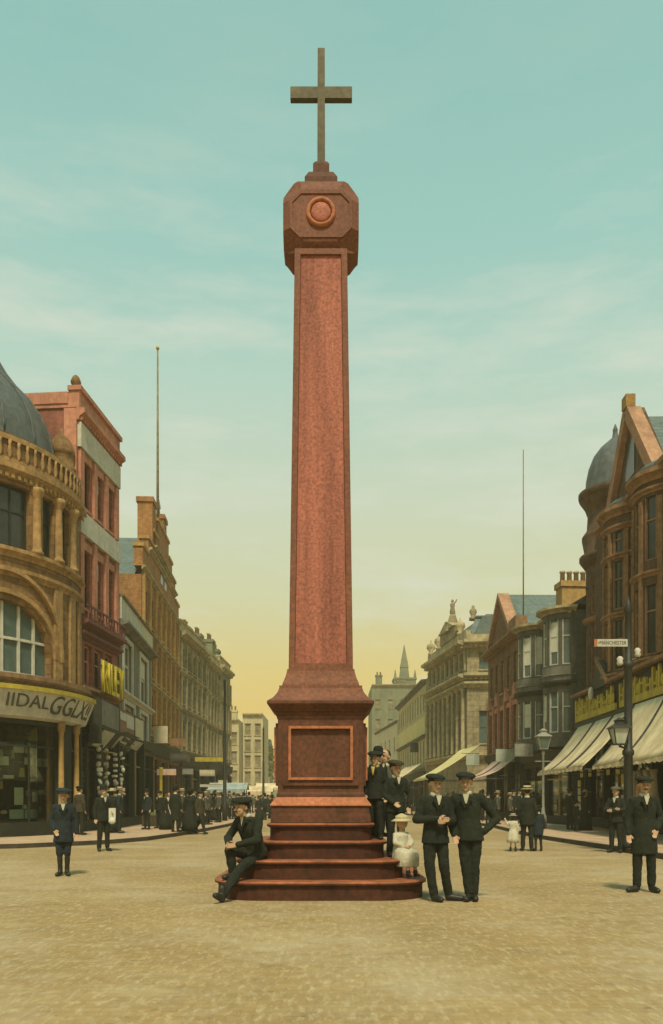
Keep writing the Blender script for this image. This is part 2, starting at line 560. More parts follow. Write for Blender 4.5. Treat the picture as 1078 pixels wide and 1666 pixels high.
def wall(mb, W_, z0, z1, ops, t_=.3, u0=0.0):
    us = {u0, u0 + W_}
    zs = {z0, z1}
    for o_ in ops:
        us |= {o_[0], o_[1]}
        zs |= {o_[2], o_[3]}
    if mb.fn:
        k = int(W_ / mb.step) + 1
        us |= {u0 + W_ * i / k for i in range(k + 1)}
    us = sorted(u for u in us if u0 - 1e-6 <= u <= u0 + W_ + 1e-6)
    zs = sorted(z for z in zs if z0 - 1e-6 <= z <= z1 + 1e-6)
    hole = lambda u, z: any(o_[0] < u < o_[1] and o_[2] < z < o_[3] for o_ in ops)
    for i in range(len(us) - 1):
        for j in range(len(zs) - 1):
            a, b, c, d = us[i], us[i + 1], zs[j], zs[j + 1]
            if not hole((a + b) / 2, (c + d) / 2):
                mb.add([(a, 0, c), (b, 0, c), (b, 0, d), (a, 0, d)], [(0, 1, 2, 3)])
    for o_ in ops:
        a, b, c, d = o_[:4]
        n = max(1, int((b - a) / mb.step)) if mb.fn else 1
        for i in range(n):
            x0, x1 = a + (b - a) * i / n, a + (b - a) * (i + 1) / n
            mb.add([(x0, 0, c), (x1, 0, c), (x1, t_, c), (x0, t_, c)], [(0, 1, 2, 3)])
            if len(o_) < 5:
                mb.add([(x0, 0, d), (x1, 0, d), (x1, t_, d), (x0, t_, d)], [(0, 1, 2, 3)])
        mb.add([(a, 0, c), (a, t_, c), (a, t_, d), (a, 0, d)], [(0, 1, 2, 3)])
        mb.add([(b, 0, c), (b, t_, c), (b, t_, d), (b, 0, d)], [(0, 1, 2, 3)])
        if len(o_) > 4:                      # arched head: rise = o_[4]
            rise = o_[4]
            k = 16
            for i in range(k):
                x0, x1 = a + (b - a) * i / k, a + (b - a) * (i + 1) / k
                f_ = lambda x: d - rise + rise * math.sqrt(max(0, 1 - ((x - (a + b) / 2) / ((b - a) / 2)) ** 2))
                mb.add([(x0, 0, f_(x0)), (x1, 0, f_(x1)), (x1, 0, d), (x0, 0, d)], [(0, 1, 2, 3)])
                mb.add([(x0, 0, f_(x0)), (x1, 0, f_(x1)), (x1, t_, f_(x1)), (x0, t_, f_(x0))], [(0, 1, 2, 3)])
    return mb

def window(root, o_, fn=None, frame='white_paint', glass='glass', sill='sand_trim', dep=.2, mull=1, trans=.5, fw=.07, blind=None, lintel=None, sillp=.1):
    a, b, c, d = o_[:4]
    mb = MB(fn)
    mb.box(a, b, dep, dep + .03, c, d)
    w_ = mb.build('window', glass, root)
    f_ = MB(fn)
    y0, y1 = dep - .06, dep - .002
    f_.box(a, a + fw, y0, y1, c, d).box(b - fw, b, y0, y1, c, d)
    f_.box(a + fw, b - fw, y0, y1, c, c + fw).box(a + fw, b - fw, y0, y1, d - fw, d)
    for i in range(mull):
        x = a + (b - a) * (i + 1) / (mull + 1)
        f_.box(x - fw * .35, x + fw * .35, y0 + .01, y1, c + fw, d - fw)
    if trans:
        z = c + (d - c) * trans
        f_.box(a + fw, b - fw, y0 + .015, y1, z - fw * .35, z + fw * .35)
    f_.build('frame', frame, w_)
    if sill:
        MB(fn).box(a - .08, b + .08, -sillp, dep - .065, c - .1, c - .003).build('sill', sill, w_)
    if lintel:
        MB(fn).box(a - .1, b + .1, -.06, -.002, d + .01, d + .3).build('lintel', lintel, w_)
    if blind:
        h = (d - c) * blind
        MB(fn).box(a + fw, b - fw, dep - .02 - .06, dep - .065, d - fw - h, d - fw).build('blind', 'paper', w_)
    return w_

def cornice(root, x0, x1, z, h, pr, m, fn=None, name='cornice', ends=.0, dentil=0, **kw):
    mb = MB(fn)
    x0 -= ends; x1 += ends
    mb.prof(x0, x1, [(-.003, z), (-.25 * pr, z), (-.35 * pr, z + .3 * h), (-.85 * pr, z + .55 * h), (-pr, z + .6 * h), (-pr, z + h), (-.003, z + h + .04)])
    if dentil:
        k = int((x1 - x0) / dentil)
        for i in range(k):
            u = x0 + (x1 - x0) * (i + .5) / k
            mb.box(u - dentil * .25, u + dentil * .25, -.62 * pr, -.26 * pr, z + .02, z + .33 * h)
    return mb.build(name, m, root)

def display(root, x0, x1, z0, z1, fn=None, seed=1, dens=1.0, y=.3):
    rg = random.Random(seed)
    ms = ['paper', 'linen', 'canvas_pink', 'wool_brown', 'mustard', 'iron_pale', 'pot']
    mb = MB(fn)
    for i in range(int((x1 - x0) * 9 * dens)):
        u = rg.uniform(x0 + .15, x1 - .15)
        z = z0 + (z1 - z0) * (rg.choice([.05, .3, .55, .8]) + rg.uniform(0, .12))
        mb.mi = rg.choice([0, 0, 1, 1, 2, 3, 3, 4, 5, 6])
        w_, h_ = rg.uniform(.05, .15), rg.uniform(.08, .30)
        k = rg.random()
        yy = y + rg.uniform(0, .25)
        if k < .4:
            mb.box(u - w_, u + w_, yy, yy + .05, z, z + h_)
        elif k < .7:
            mb.poly([(u - w_, z), (u + w_, z), (u + w_ * .6, z + h_ * 1.4), (u - w_ * .6, z + h_ * 1.4)], yy, yy + .08)
        else:
            mb.ell((u, yy, z + h_ * .5), (w_, .06, h_ * .6), 8)
    mb.mi = 3
    for q in (.28, .53, .78):
        mb.box(x0, x1, y + .1, y + .35, z0 + (z1 - z0) * q - .03, z0 + (z1 - z0) * q)
    mb.build('window_display', ms, root)

def shopfront(root, x0, x1, zt, n, fn=None, sign='dark_wood', signh=.8, body='dark_wood', goods=True, rnd=random):
    """ground-floor shop: stallriser, glazed bays between pilasters, fascia"""
    sf = MB(fn)
    sf.box(x0, x1, -.08, .25, 0, .45)
    sf.box(x0, x1, -.02, .25, zt - .25, zt)
    sf.box(x0, x1, 1.2, 1.25, .45, zt - .25)
    for i in range(n + 1):
        u = x0 + (x1 - x0) * i / n
        sf.box(max(x0, u - .13), min(x1, u + .13), -.14, .25, .45, zt - .25)
    s_ = sf.build('shopfront', body, root)
    for i in range(n):
        a = x0 + (x1 - x0) * i / n + .13
        b = x0 + (x1 - x0) * (i + 1) / n - .13
        g_ = MB(fn)
        g_.box(a, b, .1, .12, .45, zt - .25)
        w_ = g_.build('shop_window', 'shop_glass', root)
        display(root, a, b, .5, zt - 1.0, fn, i + int(x1 * 3), .8)
        f_ = MB(fn)
        m_ = (a + b) / 2
        f_.box(m_ - .03, m_ + .03, .04, .098, .45, zt - .25)
        f_.box(a, m_ - .03, .04, .098, zt - 1.0, zt - .94).box(m_ + .03, b, .04, .098, zt - 1.0, zt - .94)
        f_.build('glazing_bar', 'ochre_trim' if i % 2 else 'dark_wood', w_)
    fa = MB(fn)
    fa.prof(x0, x1, [(-.02, zt + .003), (-.16, zt + .003), (-.30, zt + signh), (-.02, zt + signh)])
    fa.build('fascia', sign, root)
    return s_

def shell(root, W_, D, H, m, name='wall', ops=(), t_=.3, z0=0):
    """front wall with openings plus plain side and back walls"""
    mb = MB()
    wall(mb, W_, z0, H, list(ops), t_)
    mb.add([(0, 0, 0), (0, D, 0), (0, D, H), (0, 0, H)], [(0, 1, 2, 3)])
    mb.add([(W_, 0, 0), (W_, D, 0), (W_, D, H), (W_, 0, H)], [(0, 1, 2, 3)])
    mb.add([(0, D, 0), (W_, D, 0), (W_, D, H), (0, D, H)], [(0, 1, 2, 3)])
    mb.add([(0, 0, H), (W_, 0, H), (W_, D, H), (0, D, H)], [(0, 1, 2, 3)])
    return mb.build(name, m, root)

def chimney(root, x0, x1, y0, y1, z0, z1, n, m='orange_brick', pot='pot', name='chimney'):
    mb = MB()
    mb.box(x0, x1, y0, y1, z0, z1 - .3).box(x0 - .08, x1 + .08, y0 - .08, y1 + .08, z1 - .3, z1)
    c_ = mb.build(name, m, root)
    for i in range(n):
        if x1 - x0 > y1 - y0:
            cx, cy = x0 + (x1 - x0) * (i + .5) / n, (y0 + y1) / 2
        else:
            cx, cy = (x0 + x1) / 2, y0 + (y1 - y0) * (i + .5) / n
        MB().lathe(cx, cy, [(.14, z1), (.12, z1 + .5), (.16, z1 + .52), (.16, z1 + .62), (.10, z1 + .62)], 10).build('pot', pot, c_, True)
    return c_

# ------------------------------------------------------------------ setting
def ground_sheet(name, pts, z, m, thick=0):
    mb = MB()
    if thick:
        mb.flat(pts, z - thick, z)
    else:
        k = len(pts)
        mb.add([(x, y, z) for x, y in pts], [tuple(range(k))])
    return mb.build(name, m, kind='structure')
ground_sheet('square', [(-420, -60), (420, -60), (420, 510), (-420, 510)], 0, 'setts')
LK = [(-40, 20.6), (-14, 21.4), (-10.5, 22.3), (-9.0, 22.95), (-7.6, 24.4), (-6.9, 25.5), (-6.3, 27.2), (-5.9, 30.5), (-5.6, 35), (-5.4, 40.7), (-5.5, 60), (-5.8, 90), (-6.5, 140), (-7, 200)]
RK = [(7.9, 5), (7.8, 20.8), (7.65, 24), (7.45, 28.2), (7.7, 34), (8.1, 40), (7.6, 55), (6.6, 75), (5.6, 100), (5.0, 140), (4.6, 200)]
ground_sheet('pavement', LK + [(-60, 200), (-60, 20.6)], .12, 'flag', .115)
ground_sheet('pavement', [(60, 5)] + RK + [(60, 200)], .12, 'flag', .115)
def kerb(pts, sgn, m):
    mb = MB()
    n = len(pts)
    off = []
    for i in range(n):
        a, b = Vector(pts[max(i - 1, 0)]), Vector(pts[min(i + 1, n - 1)])
        d = (b - a).normalized()
        nn = Vector((d.y, -d.x)) * sgn
        off.append((pts[i][0] + nn.x * .14, pts[i][1] + nn.y * .14))
    for i in range(n - 1):
        q = [pts[i], pts[i + 1], off[i + 1], off[i]]
        mb.add([(x, y, z) for z in (-.02, .128) for x, y in q], [(0, 1, 2, 3), (4, 5, 6, 7), (0, 1, 5, 4), (1, 2, 6, 5), (2, 3, 7, 6), (3, 0, 4, 7)])
    mb.build('kerb', m, kind='structure')
kerb(LK, 1, 'kerb')
kerb(RK, -1, 'kerb')

# ------------------------------------------------------------------ the market cross
MX, MY = -.16, 12.55
mc = empty('market_cross', (MX, MY, 0), 0, 'tall red granite market cross on stepped base in the middle of the square', 'monument')
def oct_ring(h, cut, k=4):
    pts = []
    c0 = h - cut
    for q, (sx, sy) in enumerate(((1, -1), (1, 1), (-1, 1), (-1, -1))):
        a0 = (-90, 0, 90, 180)[q]
        for i in range(k + 1):
            a = R(a0 + 90 * i / k)
            pts.append((sx * c0 + cut * math.cos(a), sy * c0 + cut * math.sin(a)))
    return pts
def ring_stack(mb, levels, k=6):
    """levels [(half, cut, z)]"""
    n = None
    vs, fs = [], []
    for h, cut, z in levels:
        pr = oct_ring(h, cut, k)
        n = len(pr)
        vs += [(x, y, z) for x, y in pr]
    for j in range(len(levels) - 1):
        for i in range(n):
            fs.append((j * n + i, j * n + (i + 1) % n, (j + 1) * n + (i + 1) % n, (j + 1) * n + i))
    fs.append(tuple(range(n - 1, -1, -1)))
    fs.append(tuple(range((len(levels) - 1) * n, len(levels) * n)))
    mb.add(vs, fs)
for h, cut, z0, z1 in ((1.53, .66, .0, .262), (1.255, .54, .262, .533), (.985, .42, .533, .792), (.80, .22, .792, 1.045)):
    mb = MB()
    ring_stack(mb, [(h - .045, cut, z0), (h - .045, cut, z1 - .075), (h - .02, cut, z1 - .055), (h, cut, z1 - .045), (h, cut, z1 - .028)])
    s_ = mb.build('step', 'step', mc)
    mb = MB()
    ring_stack(mb, [(h, cut, z1 - .028), (h + .004, cut, z1 - .018), (h - .012, cut, z1), ])
    mb.build('sunlit_worn_nosing', 'step_edge', s_)  # tread top and nosing brighter than the riser: sunlight painted in
mb = MB()
mb.sq(0, 0, [(.735, 1.045), (.735, 1.17), (.72, 1.18), (.72, 1.285), (.745, 1.30)])
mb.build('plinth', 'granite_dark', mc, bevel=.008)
mb = MB()
mb.sq(0, 0, [(.745, 1.30), (.745, 1.315), (.665, 1.425), (.655, 1.43)])
mb.build('splayed_base', 'granite_edge', mc)
mb = MB()
mb.sq(0, 0, [(.655, 1.43), (.655, 1.475), (.64, 1.50), (.635, 1.56), (.635, 2.58), (.65, 2.60), (.65, 2.64)])
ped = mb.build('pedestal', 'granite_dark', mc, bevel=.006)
for q in range(4):
    fn = [lambda x, y, z: (x, -y, z), lambda x, y, z: (y, x, z), lambda x, y, z: (-x, y, z), lambda x, y, z: (-y, -x, z)][q]
    mb = MB(fn, 9)
    mb.box(-.56, .56, .60, .672, 1.60, 1.68).box(-.56, .56, .60, .672, 2.48, 2.53)
    mb.box(-.56, -.475, .60, .672, 1.68, 2.48).box(.475, .56, .60, .672, 1.68, 2.48)
    pn = mb.build('raised_panel', 'granite_dark', ped)
    mb = MB(fn, 9)
    e = .038
    mb.box(-.475, .475, .63, .70, 1.682, 1.682 + e).box(-.475, .475, .63, .70, 2.478 - e, 2.478)
    mb.box(-.475, -.475 + e, .63, .70, 1.682 + e, 2.478 - e).box(.475 - e, .475, .63, .70, 1.682 + e, 2.478 - e)
    mb.build('panel_moulding', 'granite_edge', pn)
mb = MB()
mb.sq(0, 0, [(.65, 2.64), (.665, 2.68), (.70, 2.70), (.705, 2.715), (.77, 2.79), (.785, 2.80), (.785, 2.835), (.765, 2.855)])
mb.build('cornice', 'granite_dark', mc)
mb = MB()
mb.sq(0, 0, [(.765, 2.855), (.70, 2.90), (.64, 2.98), (.615, 3.05), (.615, 3.085), (.575, 3.09), (.57, 3.12), (.53, 3.22), (.505, 3.32), (.505, 3.345), (.485, 3.35)])
mb.build('shaft_moulding', 'granite_frame', mc)
# shaft with sunk panels
mb = MB()
mb.sq(0, 0, [(.483, 3.35), (.395, 9.72)])
me = mb.mesh('shaft', ['granite_frame', 'granite'])
bm = bmesh.new(); bm.from_mesh(me)
side = [f_ for f_ in bm.faces if abs(f_.normal.z) < .5]
bmesh.ops.inset_individual(bm, faces=side, thickness=.085, depth=0, use_even_offset=True)
for f_ in side:
    n_ = f_.normal.copy()
r_ = bmesh.ops.inset_individual(bm, faces=side, thickness=.012, depth=-.035, use_even_offset=True)
for f_ in side:
    f_.material_index = 1
bm.to_mesh(me); bm.free()
sh = bpy.data.objects.new('shaft', me)
SC.collection.objects.link(sh)
sh.parent = mc
# head block
mb = MB()
ring_stack(mb, [(.395, .02, 9.70), (.41, .03, 9.72), (.45, .08, 9.74), (.53, .28, 9.80), (.565, .32, 9.83), (.575, .32, 9.85), (.575, .11, 10.03), (.575, .11, 10.46), (.575, .26, 10.61), (.555, .27, 10.66), (.45, .12, 10.78), (.41, .06, 10.82), (.39, .03, 10.825)], 1)
head = mb.build('head_block', 'granite_frame', mc)
head.scale = (1, .68, 1)
for q in range(4):
    fn = [lambda x, y, z: (x, -y, z), lambda x, y, z: (y, x, z), lambda x, y, z: (-x, y, z), lambda x, y, z: (-y, -x, z)][q]
    mb = MB(fn, 9)
    def octp(h, v, c, cz): return [(-h + c, cz - v), (h - c, cz - v), (h, cz - v + c), (h, cz + v - c), (h - c, cz + v), (-h + c, cz + v), (-h, cz + v - c), (-h, cz - v + c)]
    if q % 2:
        continue
    oo, ii = octp(.47, .35, .15, 10.23), octp(.43, .31, .13, 10.23)
    for i in range(8):
        a, b, c, d = oo[i], oo[(i + 1) % 8], ii[(i + 1) % 8], ii[i]
        vs = [(p_[0], y, p_[1]) for y in (.50, .602) for p_ in (a, b, c, d)]
        mb.add(vs, [(0, 1, 2, 3), (4, 5, 6, 7), (0, 1, 5, 4), (1, 2, 6, 5), (2, 3, 7, 6), (3, 0, 4, 7)])
    mb.poly(ii, .50, .579)
    fp = mb.build('octagonal_panel', 'granite_frame', head)
    mb = MB(fn, 9)
    k = 32
    for i in range(k):
        a, b = 2 * PI * i / k, 2 * PI * (i + 1) / k
        vs = []
        for aa in (a, b):
            for r__, y in ((.225, .585), (.215, .64), (.185, .65), (.165, .625), (.16, .585)):
                vs.append((r__ * math.cos(aa), y, 10.26 + r__ * math.sin(aa)))
        mb.add(vs, [(j, j + 1, j + 6, j + 5) for j in range(4)])
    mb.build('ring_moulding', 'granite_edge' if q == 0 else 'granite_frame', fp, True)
    mb = MB(fn, 9)
    mb.ell((0, .60, 10.26), (.15, .05, .15), 24)
    mb.build('boss', 'granite', fp, True)
mb = MB()
mb.sq(0, 0, [(.25, 10.76), (.25, 10.92), (.235, 10.95), (.20, 11.02), (.19, 11.04)])
mb.sq(0, 0, [(.125, 11.04), (.125, 11.22), (.11, 11.25), (.085, 11.28)])
mb.build('cross_base', 'granite_dark', mc, bevel=.008)
mb = MB()
mb.sq(0, 0, [(.06, 11.28), (.055, 13.07)])
mb.build('cross_upright', 'bronze', mc, bevel=.006)
mb = MB()
mb.box(-.48, -.0555, -.05, .05, 12.285, 12.475).box(.0555, .48, -.05, .05, 12.285, 12.475)
mb.build('cross_arm', 'bronze', mc, bevel=.006)

# ------------------------------------------------------------------ L1 round corner building
rc = empty('corner_building', (-14.85, 30.5, .1), 0, 'brown sandstone building with a rounded corner, columns and a slate dome', 'building')
RR = 5.1
A0 = R(-170)
fn1 = cyl_fn(0, 0, RR, A0)
U = lambda deg: (R(deg) - A0) * RR
def fnr(dr): return cyl_fn(0, 0, RR, A0)
ops = []
def OP(a, b, c, d, *r_): return (U(a), U(b), c, d) + r_
arch = [OP(-65, -19.5, 5.55, 8.05, 1.7), OP(-128, -82, 5.55, 8.05, 1.7)]
cols = [OP(-45, -30.5, 9.85, 12.0), OP(-24, -17.5, 9.85, 12.0), OP(-12, -5.5, 9.85, 12.0), OP(-67, -52, 9.85, 12.0), OP(-90, -74, 9.85, 12.0), OP(-112, -97, 9.85, 12.0)]
mb = MB(fn1)
wall(mb, U(15) - 0, 4.1, 13.7, arch + cols, .3)
w1 = mb.build('wall', 'sand_stone', rc)
# back part of the building
MB().box(-13, -.5, 1.2, 12, 0, 13.2).build('rear_wing', 'sand_stone', rc)
MB().box(-20, -4.3, -4, 1.19, 0, 13.0).build('side_wing', 'sand_stone', rc)
for i, o_ in enumerate(arch):
    mb = MB(fn1)
    mb.box(o_[0], o_[1], .26, .29, o_[2], o_[3])
    w_ = mb.build('arched_window', 'glass_teal', rc)
    f_ = MB(fn1, .3)
    for x in (.2, .36, .52, .68, .84):
        uu = o_[0] + (o_[1] - o_[0]) * x
        f_.box(uu - .045, uu + .045, .18, .258, o_[2], o_[3] - .02)
    f_.box(o_[0], o_[1], .17, .255, 6.75, 6.84)
    f_.box(o_[0], o_[1], .14, .255, o_[2], o_[2] + .1)
    f_.build('frame', 'white_paint', w_)
    # arch hood mould
    am = MB(fn1)
    k = 26
    for (ax, rise, wd, pr, zb) in ((1.12, 1.95, .16, .12, 6.30), (1.55, 2.75, .13, .16, 6.25)):
        half = (o_[1] - o_[0]) / 2 * (1.06 if ax < 1.2 else 1.22)
        cu = (o_[0] + o_[1]) / 2
        for j in range(k):
            t0, t1 = PI * j / k, PI * (j + 1) / k
            vs = []
            for tt in (t0, t1):
                for rr_ in (0, wd):
                    for y in (-.002, -pr):
                        vs.append((cu + (half + rr_) * math.cos(tt), y, zb + (rise + rr_) * math.sin(tt)))
            am.add(vs, [(0, 1, 5, 4), (1, 3, 7, 5), (3, 2, 6, 7), (2, 0, 4, 6)])
    am.build('arch_moulding', 'sand_trim', w1)
for o_ in cols:
    window(rc, o_, fn1, 'dark_wood', 'glass', 'sand_trim', .26, 1 if o_[1] - o_[0] > 1 else 0, .6, .06)
cornice(rc, 0, U(15), 12.15, .5, .24, 'sand_trim', fn1, dentil=.22)
cornice(rc, 0, U(15), 8.85, .30, .14, 'sand_trim', fn1, 'string_course')
cornice(rc, 0, U(15), 9.50, .32, .18, 'sand_trim', fn1, 'string_course')
cornice(rc, 0, U(15), 5.15, .38, .42, 'turret_trim', fn1, 'string_course')
mb = MB(fn1); mb.box(0, U(15), -.08, .1, 12.69, 12.85).box(0, U(15), -.09, .12, 13.45, 13.62)
mb.build('parapet', 'sand_trim', rc)
for i in range(46):
    a = -158 + i * 3.7
    if a > 12: break
    x, y = (RR - .0) * math.cos(R(a)), (RR - .0) * math.sin(R(a))
    MB().lathe(x * 1.01, y * 1.01, [(.06, 12.85), (.045, 12.9), (.085, 13.06), (.045, 13.3), (.07, 13.45)], 8).build('baluster', 'sand_trim', rc, True)
for a in (-27.3, -14.8, -48.5, -70.5, -93.5, -2.5):
    x, y = 5.1 * math.cos(R(a)), 5.1 * math.sin(R(a))
    MB().lathe(x, y, [(.24, 9.83), (.24, 9.93), (.18, 10.0), (.17, 10.1), (.145, 11.75), (.15, 11.8), (.24, 11.95), (.26, 12.02), (.26, 12.14)], 16).build('column', 'sand_trim', rc, True)
for a in (-15.5, -4, 6, -68):
    MB(fn1).box(U(a) - .22, U(a) + .22, -.1, -.003, 5.58, 8.82).build('pilaster', 'sand_trim', rc)
# dome behind the parapet
MB().lathe(0, 0, [(4.75, 13.1), (4.35, 13.75), (4.3, 13.9), (4.28, 14.4), (4.12, 15.1), (3.8, 15.8), (3.35, 16.45), (2.85, 16.95), (2.5, 17.4), (2.2, 17.9), (1.6, 18.4), (.6, 18.8), (.05, 18.9)], 40).build('dome', 'lead', rc, True)
for i in range(20):
    a = 2 * PI * i / 20
    pr_ = [(4.31, 13.8), (4.3, 14.4), (4.14, 15.1), (3.82, 15.8), (3.37, 16.45), (2.87, 16.95), (2.52, 17.4), (2.22, 17.9), (1.62, 18.4)]
    MB().tube([(r__ * math.cos(a), r__ * math.sin(a), z) for r__, z in pr_], .045, 5).build('dome_rib', 'lead', rc, True)
MB().lathe(0, 0, [(4.36, 13.78), (4.36, 13.92), (4.2, 13.95)], 40).build('dome_ring', 'lead', rc)
cx, cy = 4.45 * math.cos(R(8)), 4.45 * math.sin(R(8))
MB().lathe(cx, cy, [(.50, 13.3), (.50, 13.9), (.56, 13.95), (.56, 14.05), (.46, 14.08), (.46, 14.55), (.52, 14.6), (.5, 14.75), (.42, 15.0), (.26, 15.25), (.08, 15.4), (.05, 15.6)], 20).build('cupola', 'sand_stone', rc, True)
# ground floor
sf = MB(fn1)
sf.box(U(-120), U(12), -.05, .3, 0, .5)
sf.box(U(-120), U(12), .0, .3, 3.9, 4.12)
sf.box(U(-120), U(12), 1.4, 1.45, .5, 3.9)
for a in (-120, -95, -70, -45, 9):
    sf.box(U(a) - .12, U(a) + .12, -.08, .3, .5, 3.9)
sf.box(U(-13) , U(-5), -.06, .35, .5, 3.9)
sf.build('shopfront', 'dark_wood', rc)
for a, b in ((-94, -71), (-69, -46), (-44, -16.5), (-3.5, 8)):
    g_ = MB(fn1); g_.box(U(a), U(b), .12, .14, .5, 3.9)
    w_ = g_.build('shop_window', 'shop_glass', rc)
    display(rc, U(a) + .05, U(b) - .05, .55, 3.2, fn1, int(a + 100), .9, .3)
    f_ = MB(fn1); f_.box(U(a), U(b), .05, .118, 3.1, 3.16).box(U((a + b) / 2) - .025, U((a + b) / 2) + .025, .05, .118, .5, 3.1)
    f_.build('glazing_bar', 'dark_wood', w_)
for a in (-14.6, -1.2):
    x, y = 5.22 * math.cos(R(a)), 5.22 * math.sin(R(a))
    MB().lathe(x, y, [(.16, 0), (.16, .5), (.11, .55), (.09, 3.7), (.14, 3.8), (.15, 4.1)], 12).build('column', 'ochre_trim', rc, True)
fs_ = MB(fn1)
fs_.prof(U(-120), U(7), [(-.03, 4.05), (-.28, 4.12), (-.62, 5.0), (-.62, 5.12), (-.03, 5.14)])
fa = fs_.build('fascia', 'white_paint', rc)
fb = MB(fn1)
fb.prof(U(-120), U(7), [(-.60, 4.97), (-.67, 4.97), (-.67, 5.125), (-.60, 5.125)])
fb.build('fascia_trim', 'mustard', fa)
# fascia lettering bent round the board
def bent_text(text, a0, a1, z0, z1, m, parent, shear=.25):
    o_ = lettering(text, 1, 1, .03, m, parent, (0, 0, 0), (0, 0, 0), 'lettering', shear)
    for v in o_.data.vertices:
        u = R(a0) + (R(a1) - R(a0)) * (v.co.x + .5)
        k_ = v.co.y
        z = z0 + (z1 - z0) * k_
        pr_ = .34 + (.60 - .34) * (z - 4.15) / .85 + v.co.z
        v.co = Vector(((RR + pr_) * math.cos(u), (RR + pr_) * math.sin(u), z))
    return o_
bent_text('IIDAL', -43, -26, 4.42, 4.85, 'dark_grey', fa, 0)
bent_text('GGLX!!', -25, 3.5, 4.28, 4.93, 'dark_grey', fa, .3)

# shop goods behind / on the windows
def card(x, y, z, w_, h_, rz, m, label, group, name='price_card', cat='card'):
    o_ = MB().box(-w_ / 2, w_ / 2, -.008, .008, 0, h_).build(name, m, label=label, cat=cat, group=group)
    o_.location = (x, y, z)
    o_.rotation_euler = (0, 0, rz)
    return o_
for a, z, w_, h_ in ((-40.5, 2.55, .35, .3), (-34, 3.0, .42, .25), (-28.5, 3.0, .42, .25), (-29, 2.6, .4, .25), (-24, 2.55, .3, .3), (-20, 2.55, .22, .3), (-34, 1.2, .35, .6), (-26, 1.3, .22, .35), (-38.5, 2.1, .4, .12), (-27, 2.0, .25, .12)):
    rr_ = RR - .20
    lab = {(-40.5, 2.55): 'leftmost squarish pale card in the corner shop window', (-34, 3.0): 'upper left card of the top pair in the corner shop window', (-28.5, 3.0): 'upper right card of the top pair in the corner shop window',
           (-29, 2.6): 'wide card just under the top pair in the corner shop window', (-24, 2.55): 'squarish card second from the yellow corner column in the shop window', (-20, 2.55): 'narrow card nearest the yellow corner column in the shop window',
           (-34, 1.2): 'tall pale card low in the middle of the corner shop window', (-26, 1.3): 'small upright card low on the right of the corner shop window',
           (-38.5, 2.1): 'thin wide strip at mid height in the corner shop window', (-27, 2.0): 'small thin strip at mid height in the corner shop window'}[(a, z)]
    card(-14.85 + rr_ * math.cos(R(a)), 30.5 + rr_ * math.sin(R(a)), z, w_, h_, R(a) + PI / 2, 'paper', lab, 'cards in the corner shop window')
for a, w_ in ((-35, .55), (-28, .55)):
    rr_ = RR - .20
    card(-14.85 + rr_ * math.cos(R(a)), 30.5 + rr_ * math.sin(R(a)), .72, w_, .32, R(a) + PI / 2, 'blue_cloth', ('left' if a < -30 else 'right') + ' folded pale blue cloth at the foot of the corner shop window', 'cloths in the corner shop window', 'folded_cloth', 'cloth')

# ------------------------------------------------------------------ L2 tall red brick building
r2, W2 = facade_root('brick_building', (-9.9, 31.35), (-9.52, 35.75), 'tall narrow red brick building with two white sign bands beside the rounded corner')
ops = []
for zz0, zz1 in ((12.85, 14.7), (8.9, 11.2)):
    for i in range(3):
        a = .55 + i * 1.28
        ops.append((a, a + .72, zz0, zz1))
o2 = [(.7, 1.5, 5.9, 7.5), (1.75, 2.7, 5.9, 7.5), (2.95, 3.8, 5.9, 7.5)]
shell(r2, W2, 12, 17.0, 'red_brick', ops=ops + o2, z0=4.15)
for i, o_ in enumerate(ops):
    window(r2, o_, None, 'dark_wood', 'glass', 'pink_trim', .2, 0, .5, .06, lintel='pink_trim', blind=(.3 if i % 3 == 1 else None))
for o_ in o2:
    window(r2, o_, None, 'pink_trim', 'glass', 'maroon', .2, 0, .6, .09)
for x in (.25, 1.64, 2.92, 4.17):
    MB().box(x - .17, x + .17, -.12, -.003, 8.6, 11.7).box(x - .17, x + .17, -.12, -.003, 12.72, 15.0).build('pilaster', 'pink_trim', r2)
MB().box(.0, W2, -.16, -.003, 15.05, 16.0).build('sign_band', 'white_paint', r2)
MB().box(.0, W2, -.16, -.003, 11.72, 12.6).build('sign_band', 'white_paint', r2)
cornice(r2, 0, W2, 16.05, .45, .35, 'pink_trim', ends=.1, dentil=.25)
mb = MB(); mb.box(-.06, W2 + .06, -.1, .3, 16.55, 17.2).box(-.12, W2 + .12, -.2, .35, 17.2, 17.38)
mb.box(-.06, .24, .3, 12, 16.55, 17.15).box(-.1, .28, .35, 12.1, 17.15, 16.7)
mb.build('parapet', 'pink_trim', r2)
MB().box(-.10, -.003, 0.0, .5, 8, 16.5).build('corner_pier', 'pink_trim', r2)
MB().lathe(.1, .1, [(.18, 17.38), (.16, 17.5), (.2, 17.55), (.2, 17.62), (.12, 17.8), (.02, 17.88)], 12).build('finial', 'sand_stone', r2, True)
cornice(r2, 0, W2, 8.0, .35, .45, 'maroon', name='balcony_ledge')
mb = MB()
for i in range(14):
    x = .1 + i * .32
    mb.box(x, x + .05, -.42, -.38, 8.4, 8.85)
mb.box(0.0, W2, -.43, -.37, 8.85, 8.92)
mb.build('balcony_rail', 'maroon', r2)
cornice(r2, 0, W2, 7.65, .25, .3, 'maroon', name='string_course')
cornice(r2, 0, W2, 5.45, .3, .3, 'turret_trim', name='string_course')
shopfront(r2, 0, W2, 4.3, 2, signh=.9, sign='grey_render')

